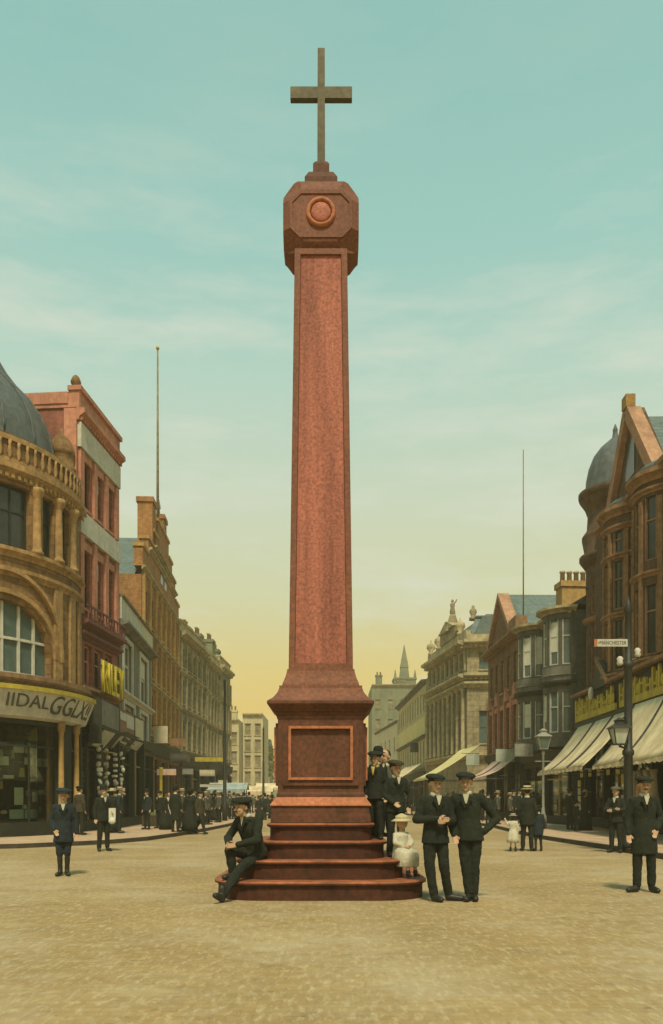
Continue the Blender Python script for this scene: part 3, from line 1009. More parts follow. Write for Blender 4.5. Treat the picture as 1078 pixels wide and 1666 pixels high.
# yellow cut-out letters
ys = empty('letter_sign', (-9.38, 33.0, 5.8), math.atan2(2.75, .15), 'tall yellow cut-out letters RILEY with white edges above the shop canopy', 'sign')
mb = MB(); mb.box(-.05, 2.85, .03, .08, -.05, 0).box(-.05, 2.85, .03, .08, 1.05, 1.1)
mb.build('bracket', 'iron', ys)
lettering('RILEY', 2.75, 1.3, .10, 'yellow', ys, (1.4, 0, .0))
lettering('RILEY', 2.75, 1.3, .03, 'white_paint', ys, (1.44, .09, .07), name='letter_backing')

# projecting shop canopy below
sc_, Wc = facade_root('shop_canopy', (-9.12, 31.9), (-9.45, 40.6), 'projecting shop canopy with grey, brown and cream boards over pale glass panels', 'canopy')
mb = MB()
mb.box(0, 3.1, 0, .06, 4.25, 5.25)
mb.build('board', 'grey_render', sc_)
MB().box(3.2, 6.3, 0, .06, 4.25, 5.25).build('board', 'turret_trim', sc_)
MB().box(4.6, 6.2, -.02, -.003, 4.55, 5.15).build('panel', 'white_paint', sc_)
MB().box(3.3, 4.5, -.02, -.003, 4.8, 5.15).build('panel', 'white_paint', sc_)
MB().box(6.4, 8.6, 0, .06, 4.2, 5.2).build('board', 'cream_paint', sc_)
mb = MB()
mb.box(-.1, 0, -.02, .45, 3.5, 5.25).box(8.6, 8.7, -.02, .3, 3.5, 5.2).box(-.05, 8.6, .07, .25, 5.25, 5.32)
for x in (3.1, 6.3):
    mb.box(x, x + .1, -.03, .3, 4.2, 5.28)
mb.prof(-.1, 8.7, [(-.05, 4.12), (.0, 4.12), (.0, 4.2), (-.05, 4.2)])
mb.prof(-.1, 8.7, [(.50, 3.42), (.57, 3.42), (.57, 3.5), (.50, 3.5)])
mb.prof(-.1, 8.7, [(.54, 3.46), (.52, 3.44), (.0, 4.1), (.03, 4.14)])
mb.build('canopy_frame', 'dark_wood', sc_)
for x in (.4, 3.4, 6.4):
    mb = MB()
    mb.prof(x, x + 1.9, [(.475, 3.46), (.495, 3.48), (-.01, 4.10), (-.03, 4.08)])
    mb.build('glass_panel', 'pale_green', sc_)
# rows of small goods hung in the shop entrance
rg = random.Random(3)
for i, (yy, n_) in enumerate(((32.4, 5), (33.4, 6), (34.6, 6), (35.7, 6))):
    rt = empty('hanging_goods', (-9.35 + .02 * i, yy, 1.15), 0,
               ['string of round pale goods hanging by the near end of the dark shop entrance', 'string of white garments hanging second in the shop entrance under the glass panels',
                'string of small white goods hanging third in the shop entrance', 'string of pale boxes hanging at the far end of the shop entrance'][i], 'hanging goods')
    MB().tube([(0, 0, 0), (0, 0, 2.35)], .012, 5).build('cord', 'iron', rt)
    for k in range(n_ + 4):
        z = .05 + 2.25 * (k + .5 * rg.random()) / (n_ + 4)
        if rg.random() < .6:
            MB().ell((rg.uniform(-.06, .06), 0, z + .1), (.06 + .07 * rg.random(), .08, .05 + .09 * rg.random()), 10, Matrix.Rotation(rg.uniform(-.6, .6), 3, 'Y')).build('bundle', rg.choice(['paper', 'linen', 'iron_pale']), rt, True)
        else:
            MB().box(-.06 - .08 * rg.random(), .05 + .09 * rg.random(), -.05, .05, z, z + .08 + .1 * rg.random()).build('packet', rg.choice(['paper', 'linen', 'canvas_pink']), rt, bevel=.02)

# ------------------------------------------------------------------ L3 grey rendered building
r3, W3 = facade_root('grey_building', (-9.46, 35.9), (-10.05, 44.8), 'low grey rendered building with pale roof panels between red brick and orange brick buildings')
ops = [(.9, 2.8, 6.3, 8.6), (5.2, 7.4, 6.3, 8.6), (.9, 3.4, 4.0 + .8, 5.7), (5.2, 7.4, 4.0 + .4, 5.7)]
shell(r3, W3, 9, 9.2, 'grey_render', ops=ops, z0=3.75)
for i, o_ in enumerate(ops):
    window(r3, o_, None, 'white_paint', 'glass', 'white_paint', .15, 1 if i < 2 else 3, .55, .16, blind=.35 if i == 1 else None)
    a, b, c, d = o_
    MB().box(a - .28, a - .003, -.08, -.003, c, d + .2).box(b + .003, b + .28, -.08, -.003, c, d + .2).box(a - .003, b + .003, -.08, -.003, d + .003, d + .2).build('surround', 'white_paint', r3)
cornice(r3, 0, W3, 9.0, .3, .4, 'grey_render')
cornice(r3, 0, W3, 5.95, .25, .25, 'white_paint', name='string_course')
MB().box(0, 5.2, -.1, .15, 9.36, 10.35).build('roof_panel', 'white_paint', r3)
MB().box(5.3, W3, -.1, .15, 9.36, 10.35).build('roof_panel', 'cream_paint', r3)
mb = MB(); mb.box(-.02, W3, -.2, .2, 10.36, 10.46); mb.build('coping', 'olive_stone', r3)
shopfront(r3, 0, W3, 3.9, 3, signh=.4)

# ------------------------------------------------------------------ L4 orange brick gabled building
r4, W4 = facade_root('gabled_building', (-10.72, 45.4), (-11.5, 60.6), 'orange brick building with a stepped gable, twin chimneys and a slate roof')
ops = []
for fz in ((5.6, 7.6), (8.6, 10.6), (11.6, 13.4)):
    for i in range(7):
        a = .9 + i * 2.0
        ops.append((a, a + .95, fz[0], fz[1]))
ops += [(6.6, 7.5, 15.3, 16.8), (8.2, 9.1, 15.3, 16.8)]
mb = MB()
wall(mb, W4, 3.85, 14.6, [o_ for o_ in ops if o_[3] < 14.6], .3)
# stepped gable
st = [(0.4, 14.6), (.4, 15.7), (2.2, 15.7), (2.2, 16.7), (4.0, 16.7), (4.0, 17.7), (5.6, 17.7), (5.6, 18.9), (10.2, 18.9), (10.2, 17.9), (11.8, 17.9), (11.8, 17.0), (13.4, 17.0), (13.4, 15.7), (W4, 15.7), (W4, 14.6)]
mb.poly(st, 0, .5)
mb.add([(0, 0, 0), (0, 12, 0), (0, 12, 14.0), (0, 0, 14.0)], [(0, 1, 2, 3)])
mb.add([(W4, 0, 0), (W4, 12, 0), (W4, 12, 14.6), (W4, 0, 14.6)], [(0, 1, 2, 3)])
w4 = mb.build('wall', 'orange_brick', r4)
for (xa, za), (xb, zb) in zip(st[:-1], st[1:]):
    if za == zb and za > 15:
        MB().box(xa - .08, xb + .08, -.08, .58, za + .003, za + .2).build('coping', 'ochre_trim', r4)
for i, o_ in enumerate(ops):
    if o_[3] > 14.6:
        MB().box(o_[0], o_[1], -.02, -.003, o_[2], o_[3]).build('window', 'glass', r4)
        MB().box(o_[0] - .1, o_[1] + .1, -.08, -.021, o_[3], o_[3] + .2).build('lintel', 'ochre_trim', r4)
    else:
        window(r4, o_, None, 'ochre_trim', 'glass', 'ochre_trim', .2, 0, .5, .09)
for z in (4.9, 8.0, 11.0, 14.3, 16.0, 16.7):
    a, b = (0, W4) if z < 15 else ((2.3, 13.3) if z < 16.5 else (4.1, 11.7))
    cornice(r4, a, b, z, .22, .22, 'olive_trim', name='string_course')
for x in (.35, 2.35, 4.35, 6.35, 8.35, 10.35, 12.35, 14.5):
    MB().box(x - .14, x + .14, -.16, -.003, 5.2, 7.95).box(x - .14, x + .14, -.16, -.003, 8.25, 10.95).box(x - .14, x + .14, -.16, -.003, 11.25, 14.25).build('pilaster', 'ochre_trim', r4)
mb = MB()
mb.prof(.4, 7.5, [(0, 0), (0, 0)]) if False else None
mb.add([(.3, .5, 14.0), (.3, 14, 14.0), (7.4, 14, 18.4), (7.4, .5, 18.4), (14.8, .5, 14.0), (14.8, 14, 14.0)], [(0, 1, 2, 3), (3, 2, 5, 4), (1, 5, 2)])
mb.build('roof', 'slate', r4)
chimney(r4, 3.6, 4.9, .0, .9, 16.7, 19.7, 0)
chimney(r4, 8.6, 9.9, .1, 1.0, 18.9, 20.4, 0)
chimney(r4, 12.6, 14.2, 1.2, 2.0, 15, 18.3, 3, 'olive_stone')
MB().lathe(9.2, .5, [(.1, 20.4), (.05, 20.9), (.12, 21.0), (.02, 21.6)], 8).build('finial', 'olive_stone', r4, True)
fp_ = empty('flagpole', (-11.1, 51.4, 17.5), 0, 'tall thin flagpole rising from the stepped gable of the orange brick building', 'flagpole')
MB().tube([(0, 0, 0), (0, 0, 12.6)], [.10, .05], 8).build('pole', 'olive_stone', fp_, True)
MB().ell((0, 0, 12.7), (.12, .12, .12), 8).build('ball_finial', 'mustard', fp_, True)
shopfront(r4, 0, W4, 4.0, 5, signh=.8, body='rust_brick')

# ------------------------------------------------------------------ generic terraces
def terrace(name, p0, p1, H, label, mw, mt, floors, D=9, nwin=4, ww=.9, zsh=3.9, glass='glass', sign='dark_wood', pil=True, parapet=.8, chim=(), shop=True, frame=None, blindp=.2, roofh=0):
    r_, W_ = facade_root(name, p0, p1, label)
    ops = []
    for (a, b) in floors:
        for i in range(nwin):
            u = W_ * (i + .5) / nwin
            ops.append((u - ww / 2, u + ww / 2, a, b))
    shell(r_, W_, D, H, mw, ops=ops, z0=(zsh - .15 if shop else 0))
    rg = random.Random(int(H * 10))
    for o_ in ops:
        window(r_, o_, None, frame or mt, glass, mt, .2, 0, .5, .08, blind=(.35 if rg.random() < blindp else None))
    for (a, b) in floors:
        cornice(r_, 0, W_, a - .55, .22, .2, mt, name='string_course')
    cornice(r_, 0, W_, H - .45, .5, .5, mt, dentil=.5)
    if parapet:
        MB().box(0, W_, 0.0, .3, H + .06, H + parapet).box(-.05, W_ + .05, -.08, .38, H + parapet, H + parapet + .15).build('parapet', mt, r_)
    if pil:
        for i in range(nwin + 1):
            u = min(max(W_ * i / nwin, .16), W_ - .16)
            mb_ = MB()
            for (a, b) in floors:
                mb_.box(u - .15, u + .15, -.15, -.003, a - .3, b + .25)
            mb_.build('pilaster', mt, r_)
    for (x0, x1, z1, n) in chim:
        chimney(r_, x0, x1, 1.0, 1.9, H, z1, n, mw)
    if roofh:
        mb_ = MB()
        mb_.prof(0, W_, [(.3, H + .1), (D / 2, H + roofh), (D, H + .1)])
        mb_.build('roof', 'slate', r_)
    if shop:
        shopfront(r_, 0, W_, zsh, max(2, int(W_ / 3.2)), signh=.7, sign=sign)
    return r_, W_

terrace('stone_building', (-11.45, 60.9), (-11.05, 70.5), 14.0, 'sooty olive stone terrace block next to the orange brick gable', 'olive_stone', 'olive_trim', [(5.4, 7.4), (8.6, 10.5), (11.4, 12.9)], nwin=5, chim=((1, 2.6, 16.0, 3), (7.4, 8.8, 16.0, 3)))
terrace('stone_building', (-11.0, 70.7), (-10.8, 77.2), 13.6, 'grey-green stone block with dormers in the middle of the far left terrace', 'olive_stone', 'bank_trim', [(5.4, 7.2), (8.4, 10.2), (11.0, 12.4)], nwin=4, roofh=2.2, chim=((2.6, 3.8, 16.4, 3),))
terrace('stone_building', (-10.75, 77.4), (-10.5, 83.5), 14.2, 'last and narrowest stone block of the far left terrace', 'far_stone', 'bank_trim', [(5.4, 7.2), (8.4, 10.2), (11.4, 12.8)], nwin=4, chim=((1.5, 2.8, 17, 3), (4.6, 5.8, 16.6, 2)))
# distant blocks at the street end, facing the camera
def block(name, x0, x1, y, H, label, mw, mt, cols_, rows, D=10, roofh=0, chim=()):
    r_, W_ = facade_root(name, (x0, y), (x1, y), label)
    ops = []
    for j in range(rows):
        for i in range(cols_):
            u = W_ * (i + .5) / cols_
            z = 3.6 + j * (H - 4.4) / rows
            ops.append((u - .45, u + .45, z, z + 1.7))
    shell(r_, W_, D, H, mw, ops=ops)
    for o_ in ops:
        window(r_, o_, None, mt, 'olive_stone', mt, .2, 0, .5, .08)  # olive panes instead of dark glass: haze fading put into their colour
    cornice(r_, 0, W_, H - .4, .45, .4, mt)
    if roofh:
        mb_ = MB(); mb_.prof(0, W_, [(0, H + .06), (D / 2, H + roofh), (D, H + .06)]); mb_.build('roof', 'slate', r_)
    for (a, b, z1, n) in chim:
        chimney(r_, a, b, 1, 1.9, H, z1, n, mw)
    return r_, W_
block('plaster_building', -15.6, -12.9, 112, 12.4, 'pale distant building with flat roof, left of the pair closing the street', 'far_plaster', 'bank_trim', 2, 3, chim=((1.3, 2.3, 13.8, 2),))
block('plaster_building', -12.8, -9.9, 116, 13.6, 'pale distant building with higher roof, right of the pair closing the street', 'far_plaster', 'bank_trim', 2, 4)
block('plaster_building', -14.4, -12.2, 158, 11.4, 'small distant house beside the yellow-green tree', 'far_plaster', 'bank_trim', 2, 3, roofh=2)
block('plaster_building', -12.1, -3, 190, 9.5, 'long low distant building behind the left of the monument', 'far_plaster', 'bank_trim', 6, 2, roofh=2.5)
block('plaster_building', -2.9, 8, 196, 11, 'long distant building behind the right of the monument', 'far_stone', 'bank_trim', 6, 2, roofh=3)
# ------------------------------------------------------------------ R1 turreted building
r5, W5 = facade_root('turret_building', (12.15, 38.4), (11.7, 18.5), 'dark brown gritstone building with a domed corner turret, curved bays and a steep gable')
S = lambda Y: 38.4 - Y        # distance along the facade from the far corner
ops = [(4.9, 5.6, 7.2, 9.3), (4.9, 5.6, 10.0, 12.0), (9.6, 10.4, 7.0, 9.2), (11.2, 12, 7.0, 9.2), (9.6, 10.4, 10.0, 12.2), (11.2, 12, 10.0, 12.2)]
mb = MB()
wall(mb, W5, 4.55, 13.3, ops, .3)
mb.add([(0, 0, 0), (0, 10, 0), (0, 10, 13.3), (0, 0, 13.3)], [(0, 1, 2, 3)])
mb.add([(W5, 0, 0), (W5, 10, 0), (W5, 10, 13.3), (W5, 0, 13.3)], [(0, 1, 2, 3)])
mb.add([(0, 0, 13.3), (W5, 0, 13.3), (W5, 10, 13.3), (0, 10, 13.3)], [(0, 1, 2, 3)])
mb.add([(0, 10, 0), (W5, 10, 0), (W5, 10, 13.3), (0, 10, 13.3)], [(0, 1, 2, 3)])
w5 = mb.build('wall', 'turret_stone', r5)
for o_ in ops:
    window(r5, o_, None, 'turret_trim', 'glass', 'turret_trim', .2, 0, .5, .1)
# turret at the far corner
def cyl_storeys(root, cx, cy, r_, z0, z1, rows, n, a0, a1, mw, mt, name, frame=None, glass='glass', mull=0, ww=.62, sillm=None):
    fn = cyl_fn(cx, cy, r_, a0)
    tot = (a1 - a0) * r_
    ops = []
    for (c, d) in rows:
        for i in range(n):
            u = tot * (i + .5) / n
            w_ = tot / n * ww
            ops.append((u - w_ / 2, u + w_ / 2, c, d))
    mb = MB(fn, .25)
    wall(mb, tot, z0, z1, ops, .15)
    b_ = mb.build(name, mw, root)
    for o_ in ops:
        w_ = MB(fn, .25).box(o_[0], o_[1], .11, .13, o_[2], o_[3]).build('window', glass, root)
        f_ = MB(fn, .25)
        f_.box(o_[0], o_[0] + .06, .03, .108, o_[2], o_[3]).box(o_[1] - .06, o_[1], .03, .108, o_[2], o_[3])
        f_.box(o_[0] + .06, o_[1] - .06, .05, .108, o_[2] + (o_[3] - o_[2]) * .62, o_[2] + (o_[3] - o_[2]) * .62 + .06)
        f_.box(o_[0] + .06, o_[1] - .06, .04, .108, o_[2], o_[2] + .06)
        f_.build('frame', frame or mt, w_)
        if mull and (int(o_[0] * 7 + o_[2]) % 3) == 0:
            MB(fn, .25).box(o_[0] + .07, o_[1] - .07, .075, .105, o_[2] + .1 + (o_[3] - o_[2]) * .25, o_[3] - .12).build('blind', 'paper', w_)
    return b_, fn, tot
T1 = (1.0, 1.25)
cyl_storeys(r5, .7, 1.15, 1.32, 4.8, 12.3, [(6.6, 9.4), (9.9, 11.2)], 6, R(120), R(360), 'turret_stone', 'turret_trim', 'turret')
MB().lathe(.7, 1.15, [(1.34, 5.0), (1.5, 5.3), (1.34, 5.4)], 32).build('string_course', 'turret_trim', r5, True)
MB().lathe(.7, 1.15, [(1.34, 9.5), (1.5, 9.7), (1.34, 9.75)], 32).build('string_course', 'turret_trim', r5, True)
MB().lathe(.7, 1.15, [(1.34, 12.1), (1.62, 12.5), (1.62, 12.65), (1.36, 12.75), (1.5, 13.5), (1.5, 13.6), (1.28, 13.9), (1.24, 14.6), (1.36, 14.95), (1.45, 15.1), (1.62, 15.35), (1.66, 15.5), (1.66, 15.62), (1.4, 15.65)], 36).build('turret_drum', 'turret_stone', r5, True)
MB().lathe(.7, 1.15, [(1.42, 15.64), (1.34, 15.8), (1.32, 16.2), (1.2, 16.8), (.98, 17.35), (.68, 17.75), (.33, 18.05), (.15, 18.2), (.1, 18.5), (.12, 18.56), (.02, 18.85)], 36).build('dome', 'lead', r5, True)
# curved bays
for bx, rr_ in ((S(33.2), 1.45), (S(29.7), 1.45)):
    b_, fnb, tb = cyl_storeys(r5, bx, .75, rr_, 5.9, 12.7, [(6.5, 8.5), (8.95, 10.9), (11.2, 12.1)] if bx < 7 else [(6.5, 9.0), (9.9, 12.2)], 5, R(190), R(350), 'turret_stone', 'turret_trim', 'bay', ww=.66)
    for z in (6.2, 8.62, 11.0, 12.15) if bx < 7 else (6.2, 9.3, 12.3):
        cornice(r5, 0, tb, z, .2, .16, 'turret_trim', fnb, name='string_course')
    cornice(r5, -.1, tb + .1, 12.7, .4, .3, 'turret_trim', fnb, name='bay_cornice')
    for i in range(6):
        u = tb * i / 5
        MB(fnb).box(u - .09, u + .09, -.08, -.003, 6.5, 12.1).build('mullion', 'turret_trim', r5)
    MB().lathe(bx, .75, [(rr_ + .2, 13.12), (rr_ - .2, 13.5), (.1, 13.7)], 24).build('bay_roof', 'lead', r5, True)
# gable over the bays
gx0, gx1, gp = S(34.6), S(29.6), S(32.3)
mb = MB(); mb.poly([(gx0, 13.3), (gx1, 13.3), (gx1, 13.6), (gp + .25, 16.9), (gp - .25, 16.9), (gx0, 13.6)], .0, .45)
gw = mb.build('gable', 'turret_stone', r5)
mb = MB()
mb.add([(gp + .25, -.25, 16.95), (gp + .25, .3, 16.95), (gx1 + .3, .3, 13.5), (gx1 + .3, -.25, 13.5), (gp - .12, -.25, 16.7), (gp - .12, .3, 16.7), (gx1 - .15, .3, 13.3), (gx1 - .15, -.25, 13.3)], [(0, 1, 2, 3), (4, 5, 6, 7), (0, 3, 7, 4), (1, 2, 6, 5), (0, 1, 5, 4), (2, 3, 7, 6)])
mb.add([(gp - .25, -.25, 16.95), (gp - .25, .3, 16.95), (gx0 - .3, .3, 13.5), (gx0 - .3, -.25, 13.5), (gp + .1, -.25, 16.7), (gp + .1, .3, 16.7), (gx0 + .15, .3, 13.3), (gx0 + .15, -.25, 13.3)], [(0, 1, 2, 3), (4, 5, 6, 7), (0, 3, 7, 4), (1, 2, 6, 5), (0, 1, 5, 4), (2, 3, 7, 6)])
mb.build('gable_coping', 'gable_trim', r5)
MB().box(gp - .26, gp + .26, -.28, .1, 16.96, 17.45).build('gable_cap', 'ochre_trim', r5)
MB().box(gp - .5, gp + .5, -.04, -.003, 14.2, 15.8).build('window', 'glass', r5)
mb = MB(); mb.add([(gx0, .45, 13.4), (gp, .45, 16.65), (gx1, .45, 13.4), (gx0, 10, 13.4), (gp, 10, 16.65), (gx1, 10, 13.4)], [(0, 1, 4, 3), (1, 2, 5, 4), (3, 4, 5)])
mb.build('gable_roof', 'slate', r5)
mb = MB(); mb.add([(gx1, .6, 13.35), (W5, .6, 13.35), (W5, 5, 16.7), (gx1 - 2, 5, 16.7), (W5, 10, 13.35), (gx1, 10, 13.35)], [(0, 1, 2, 3), (3, 2, 4, 5)])
mb.build('roof', 'slate', r5)
cornice(r5, 2.6, W5, 12.85, .45, .4, 'turret_trim', dentil=.3)
cornice(r5, 0, W5, 5.95, .25, .5, 'turret_trim', name='string_course')
shopfront(r5, .2, W5, 4.7, 7, signh=.2)
# mustard carved fascia with ragged crest
ms, Wm = facade_root('carved_sign', (11.45, 37.6), (11.1, 21.5), 'mustard yellow carved shop sign with a ragged crest above the cream awnings', 'sign')
mb = MB()
rg = random.Random(5)
for seg in ((0.1, 5.7), (6.2, 16.0)):
    mb.box(seg[0], seg[1], -.10, -.002, 4.85, 5.12)
    x = seg[0]
    while x < seg[1] - .55:
        w_ = rg.uniform(.38, .6)
        hh = rg.uniform(5.55, 5.95)
        s1, s2 = rg.uniform(.10, .16), rg.uniform(.10, .16)
        k = rg.random()
        mb.poly([(x, 5.12), (x + s1, 5.12), (x + s1 + .02, hh - .05), (x + s1 * .5, hh + .04), (x - .02, hh - .05)], -.10, -.002)
        if k < .75:
            h2 = hh - rg.uniform(0, .25)
            mb.poly([(x + w_ - s2, 5.12), (x + w_, 5.12), (x + w_, h2), (x + w_ - s2 * .5, h2 + .06), (x + w_ - s2, h2)], -.10, -.002)
            zc = rg.uniform(5.25, h2 - .12)
            mb.box(x + s1 + .001, x + w_ - s2 - .001, -.095, -.002, zc, zc + .09)
        else:
            mb.ell((x + w_ * .6, -.05, 5.35), (w_ * .32, .05, .22), 10)
        x += w_ + .07
mb.build('crest_board', 'mustard', ms)
MB().box(-.1, Wm, -.05, .3, 4.6, 4.84).build('blind_box', 'dark_wood', ms)
MB().box(-.1, Wm, .05, .12, 4.85, 6.0).build('backing', 'dark_wood', ms)
mb = MB(); mb.poly([(2.6, 6.0), (5.0, 6.0), (4.1, 7.1), (3.4, 7.25)], -.1, .12)
mb.build('pediment', 'dark_wood', ms)
mb = MB(); mb.add([(5.1, -.22, 6.0), (5.1, .0, 6.0), (3.45, .0, 7.35), (3.45, -.22, 7.35), (4.9, -.22, 5.98), (4.9, 0, 5.98), (3.4, 0, 7.2), (3.4, -.22, 7.2)], [(0, 1, 2, 3), (4, 5, 6, 7), (0, 3, 7, 4), (0, 1, 5, 4), (2, 3, 7, 6)])
mb.box(-.2, 2.7, -.25, .0, 6.02, 6.14).box(5.1, 16, -.25, 0, 6.02, 6.14)
mb.build('sign_cornice', 'turret_trim', ms)
MB().ell((2.9, -.2, 5.85), (.16, .12, .3), 10).build('globe_lamp', 'white_paint', ms, True)

# awnings
def awning(name, p0, p1, zt, zb, out_, m, label, drop=.12, stripes=(), rods=True):
    r_, W_ = facade_root(name, p0, p1, label, 'awning', z=0)
    n, k = 24, 8
    mb = MB()
    vs = []
    for i in range(n + 1):
        for j in range(k + 1):
            u, t_ = i / n, j / k
            sag = -.17 * math.sin(PI * t_) * (1 + .3 * math.cos(u * W_ * 2.1)) - .03 * math.sin(u * W_ * 1.7) * t_
            vs.append((u * W_, -out_ * t_, zt + (zb - zt) * t_ + sag))
    fs = [(i * (k + 1) + j, (i + 1) * (k + 1) + j, (i + 1) * (k + 1) + j + 1, i * (k + 1) + j + 1) for i in range(n) for j in range(k)]
    mb.add(vs, fs)
    c_ = mb.build('canvas', m, r_, True)
    mod = c_.modifiers.new('s', 'SOLIDIFY'); mod.thickness = .015
    mb = MB()
    vs = []
    for i in range(n * 3 + 1):
        u = i / (n * 3)
        vs += [(u * W_, -out_ - .012, zb - .02 + -.03 * math.sin(u * W_ * 1.7)), (u * W_, -out_ - .02 - .02 * math.sin(i), zb - drop - .04 * abs(math.sin(i * PI / 3)))]
    mb.add(vs, [(2 * i, 2 * i + 2, 2 * i + 3, 2 * i + 1) for i in range(n * 3)])
    v_ = mb.build('valance', m, r_)
    mod = v_.modifiers.new('s', 'SOLIDIFY'); mod.thickness = .01
    for s_ in stripes:
        MB().tube([(s_ * W_, -out_ * j / 10, zt + (zb - zt) * j / 10 - .17 * math.sin(PI * j / 10) * (1 + .3 * math.cos(s_ * W_ * 2.1)) + .03) for j in range(11)], .05, 6).build('seam_rib', 'iron', r_)
    if rods:
        for u in (.01, .5, .99):
            MB().tube([(u * W_, 0, zb - .1), (u * W_, -out_ * .95, zb - .12)], .025, 6).build('support_rod', 'iron', r_)
    return r_
awning('awning', (11.4, 37.2), (11.1, 29.6), 4.72, 2.62, 1.85, 'canvas', 'cream awning with dark seam ribs at the far end of the turreted shop', stripes=(.36, .7))
awning('awning', (11.1, 29.4), (10.9, 19.5), 4.85, 2.62, 1.55, 'canvas', 'cream awning behind the black lamp post nearest the right edge', stripes=(.3,))
awning('awning', (10.0, 63), (10.3, 55.5), 5.2, 2.9, 3.6, 'canvas_yellow', 'yellow canvas awning below the bank', stripes=())
awning('awning', (10.7, 53.5), (10.8, 47.2), 3.9, 2.7, 2.0, 'canvas_pink', 'pinkish white awning of the rust brick gabled shop', stripes=(.5,))
awning('awning', (8.4, 92), (9.0, 80.5), 5.0, 2.6, 4.0, 'canvas', 'pale awning at the cream building beyond the bank')
awning('awning', (-10.6, 62), (-10.4, 68), 4.0, 3.0, -1.6, 'canvas', 'small pale awning on the far left terrace') if False else None

# goods in the turret shop window
rg = random.Random(11)
for i in range(5):
    card(11.25, 36.2 - i * 1.15, 2.38, .42, .34, PI / 2 * .98, 'paper_yellow', ['first', 'second', 'third', 'fourth', 'fifth'][i] + ' from the left of the yellow square cards hung under the far cream awning', 'row of yellow cards under the awning')
for i, z in enumerate((1.95, 1.6, 1.25, .9)):
    card(11.3, 36.7, z, .4, .3, PI / 2, 'paper_yellow' if i == 0 else 'paper', ['top yellow card of the column at the left end of the turreted shop', 'second card down of the column at the left end of the turreted shop', 'third card down of the column at the left end of the turreted shop', 'bottom card of the column at the left end of the turreted shop'][i], 'column of cards in the turreted shop window')
for i, (z, m_) in enumerate(((2.0, 'paper_yellow'), (1.2, 'paper'), (.35, 'canvas_pink'))):
    card(11.3, 31.2, z, .4, .36, PI / 2, m_, ['yellow upper card on the dark pillar beside the draped shop window', 'white middle card on the dark pillar beside the draped shop window', 'pinkish lowest card on the dark pillar beside the draped shop window'][i], 'cards on the shop pillar')
for i in range(4):
    o_ = MB().lathe(0, 0, [(.16, 0), (.2, .5), (.12, 1.5), (.16, 1.7)], 10, sx=1, sy=.6).build('hanging_curtain', ['paper', 'canvas_pink', 'paper', 'linen'][i], smooth=True,
        label=['leftmost', 'pinkish second', 'third', 'rightmost'][i] + ' fabric length draped in the turreted shop window beside the card pillar', cat='fabric', group='fabric lengths in the shop window')
    o_.location = (11.35, 30.2 - i * .62, .75)

# ------------------------------------------------------------------ R2 dark building with oriel bays
r6, W6 = facade_root('bay_building', (11.15, 46.6), (11.75, 39.4), 'dark grey building with two rounded upper bay windows beside the turreted building')
shell(r6, W6, 8, 10.6, 'dark_grey', ops=[], z0=3.15)
for bx, rr_, zo in ((5.9, 1.25, 0), (1.9, 1.3, .2)):
    b_, fnb, tb = cyl_storeys(r6, bx, .35, rr_, 3.9, 10.5, [(4.6, 6.6), (7.95, 10.2)], 5, R(185), R(355), 'dark_grey', 'white_paint', 'bay', glass='glass_teal', ww=.74, mull=1)
    cornice(r6, 0, tb, 6.9, .25, .22, 'dark_wood', fnb, name='string_course')
    cornice(r6, 0, tb, 7.35, .12, .12, 'grey_render', fnb, name='string_course')
    MB(fnb, .2).box(0, tb, -.04, -.003, 7.18, 7.85).build('bay_apron', 'grey_render', r6)
    cornice(r6, 0, tb, 10.5, .3, .35, 'olive_trim', fnb, name='bay_cornice')
cornice(r6, 0, W6, 10.45, .35, .4, 'olive_trim')
MB().box(0.02, .28, -.14, -.003, 3.9, 10.3).build('drainpipe_board', 'mustard', r6)
mb = MB(); mb.prof(0, W6, [(0, 10.85), (1.2, 11.6), (8, 11.6), (8, 10.85)]); mb.build('roof', 'lead', r6)
chimney(r6, 2.7, 3.6, .9, 2.8, 11, 13.0, 5, 'ochre_trim')
shopfront(r6, 0, W6, 3.3, 2, signh=.5)
wp = MB().tube([(0, 0, 0), (0, 0, 11.2)], [.045, .03], 6).build('wire_mast', 'olive_stone', smooth=True, label='thin tall mast on the roof of the dark bay-windowed building', cat='mast')
wp.location = (11.75, 49.3, 11.6)

# ------------------------------------------------------------------ R3 rust brick gabled building
r7, W7 = facade_root('gabled_building', (10.95, 56.2), (11.1, 46.8), 'rust brick building with a steep timber gable and orange-topped windows right of the bank')
ops = [(u, u + .85, z0, z1) for (z0, z1) in ((4.4, 7.0), (8.1, 10.2)) for u in (.7, 2.3, 3.9, 5.6, 7.3)]
shell(r7, W7, 8, 11.3, 'rust_brick', ops=ops, z0=3.65)
for i, o_ in enumerate(ops):
    window(r7, o_, None, 'ochre_trim', 'glass', 'ochre_trim', .2, 0, .5, .09, lintel='pink_trim' if i < 5 else None)
for x in (.3, 1.95, 3.5, 5.2, 6.9, 8.7):
    MB().box(x - .12, x + .12, -.14, -.003, 4.2, 7.6).build('pilaster', 'pink_trim', r7)
for x in (.9, 3.2, 5.8, 8.0):
    mb = MB(); mb.poly([(x - .5, 7.4), (x + .5, 7.4), (x, 8.3)], -.2, -.003); mb.build('window_pediment', 'pink_trim', r7)
mb = MB(); mb.poly([(.2, 11.3), (7.2, 11.3), (4.2, 14.2), (3.8, 14.2)], .0, .3); mb.build('gable', 'rust_brick', r7)
mb = MB()
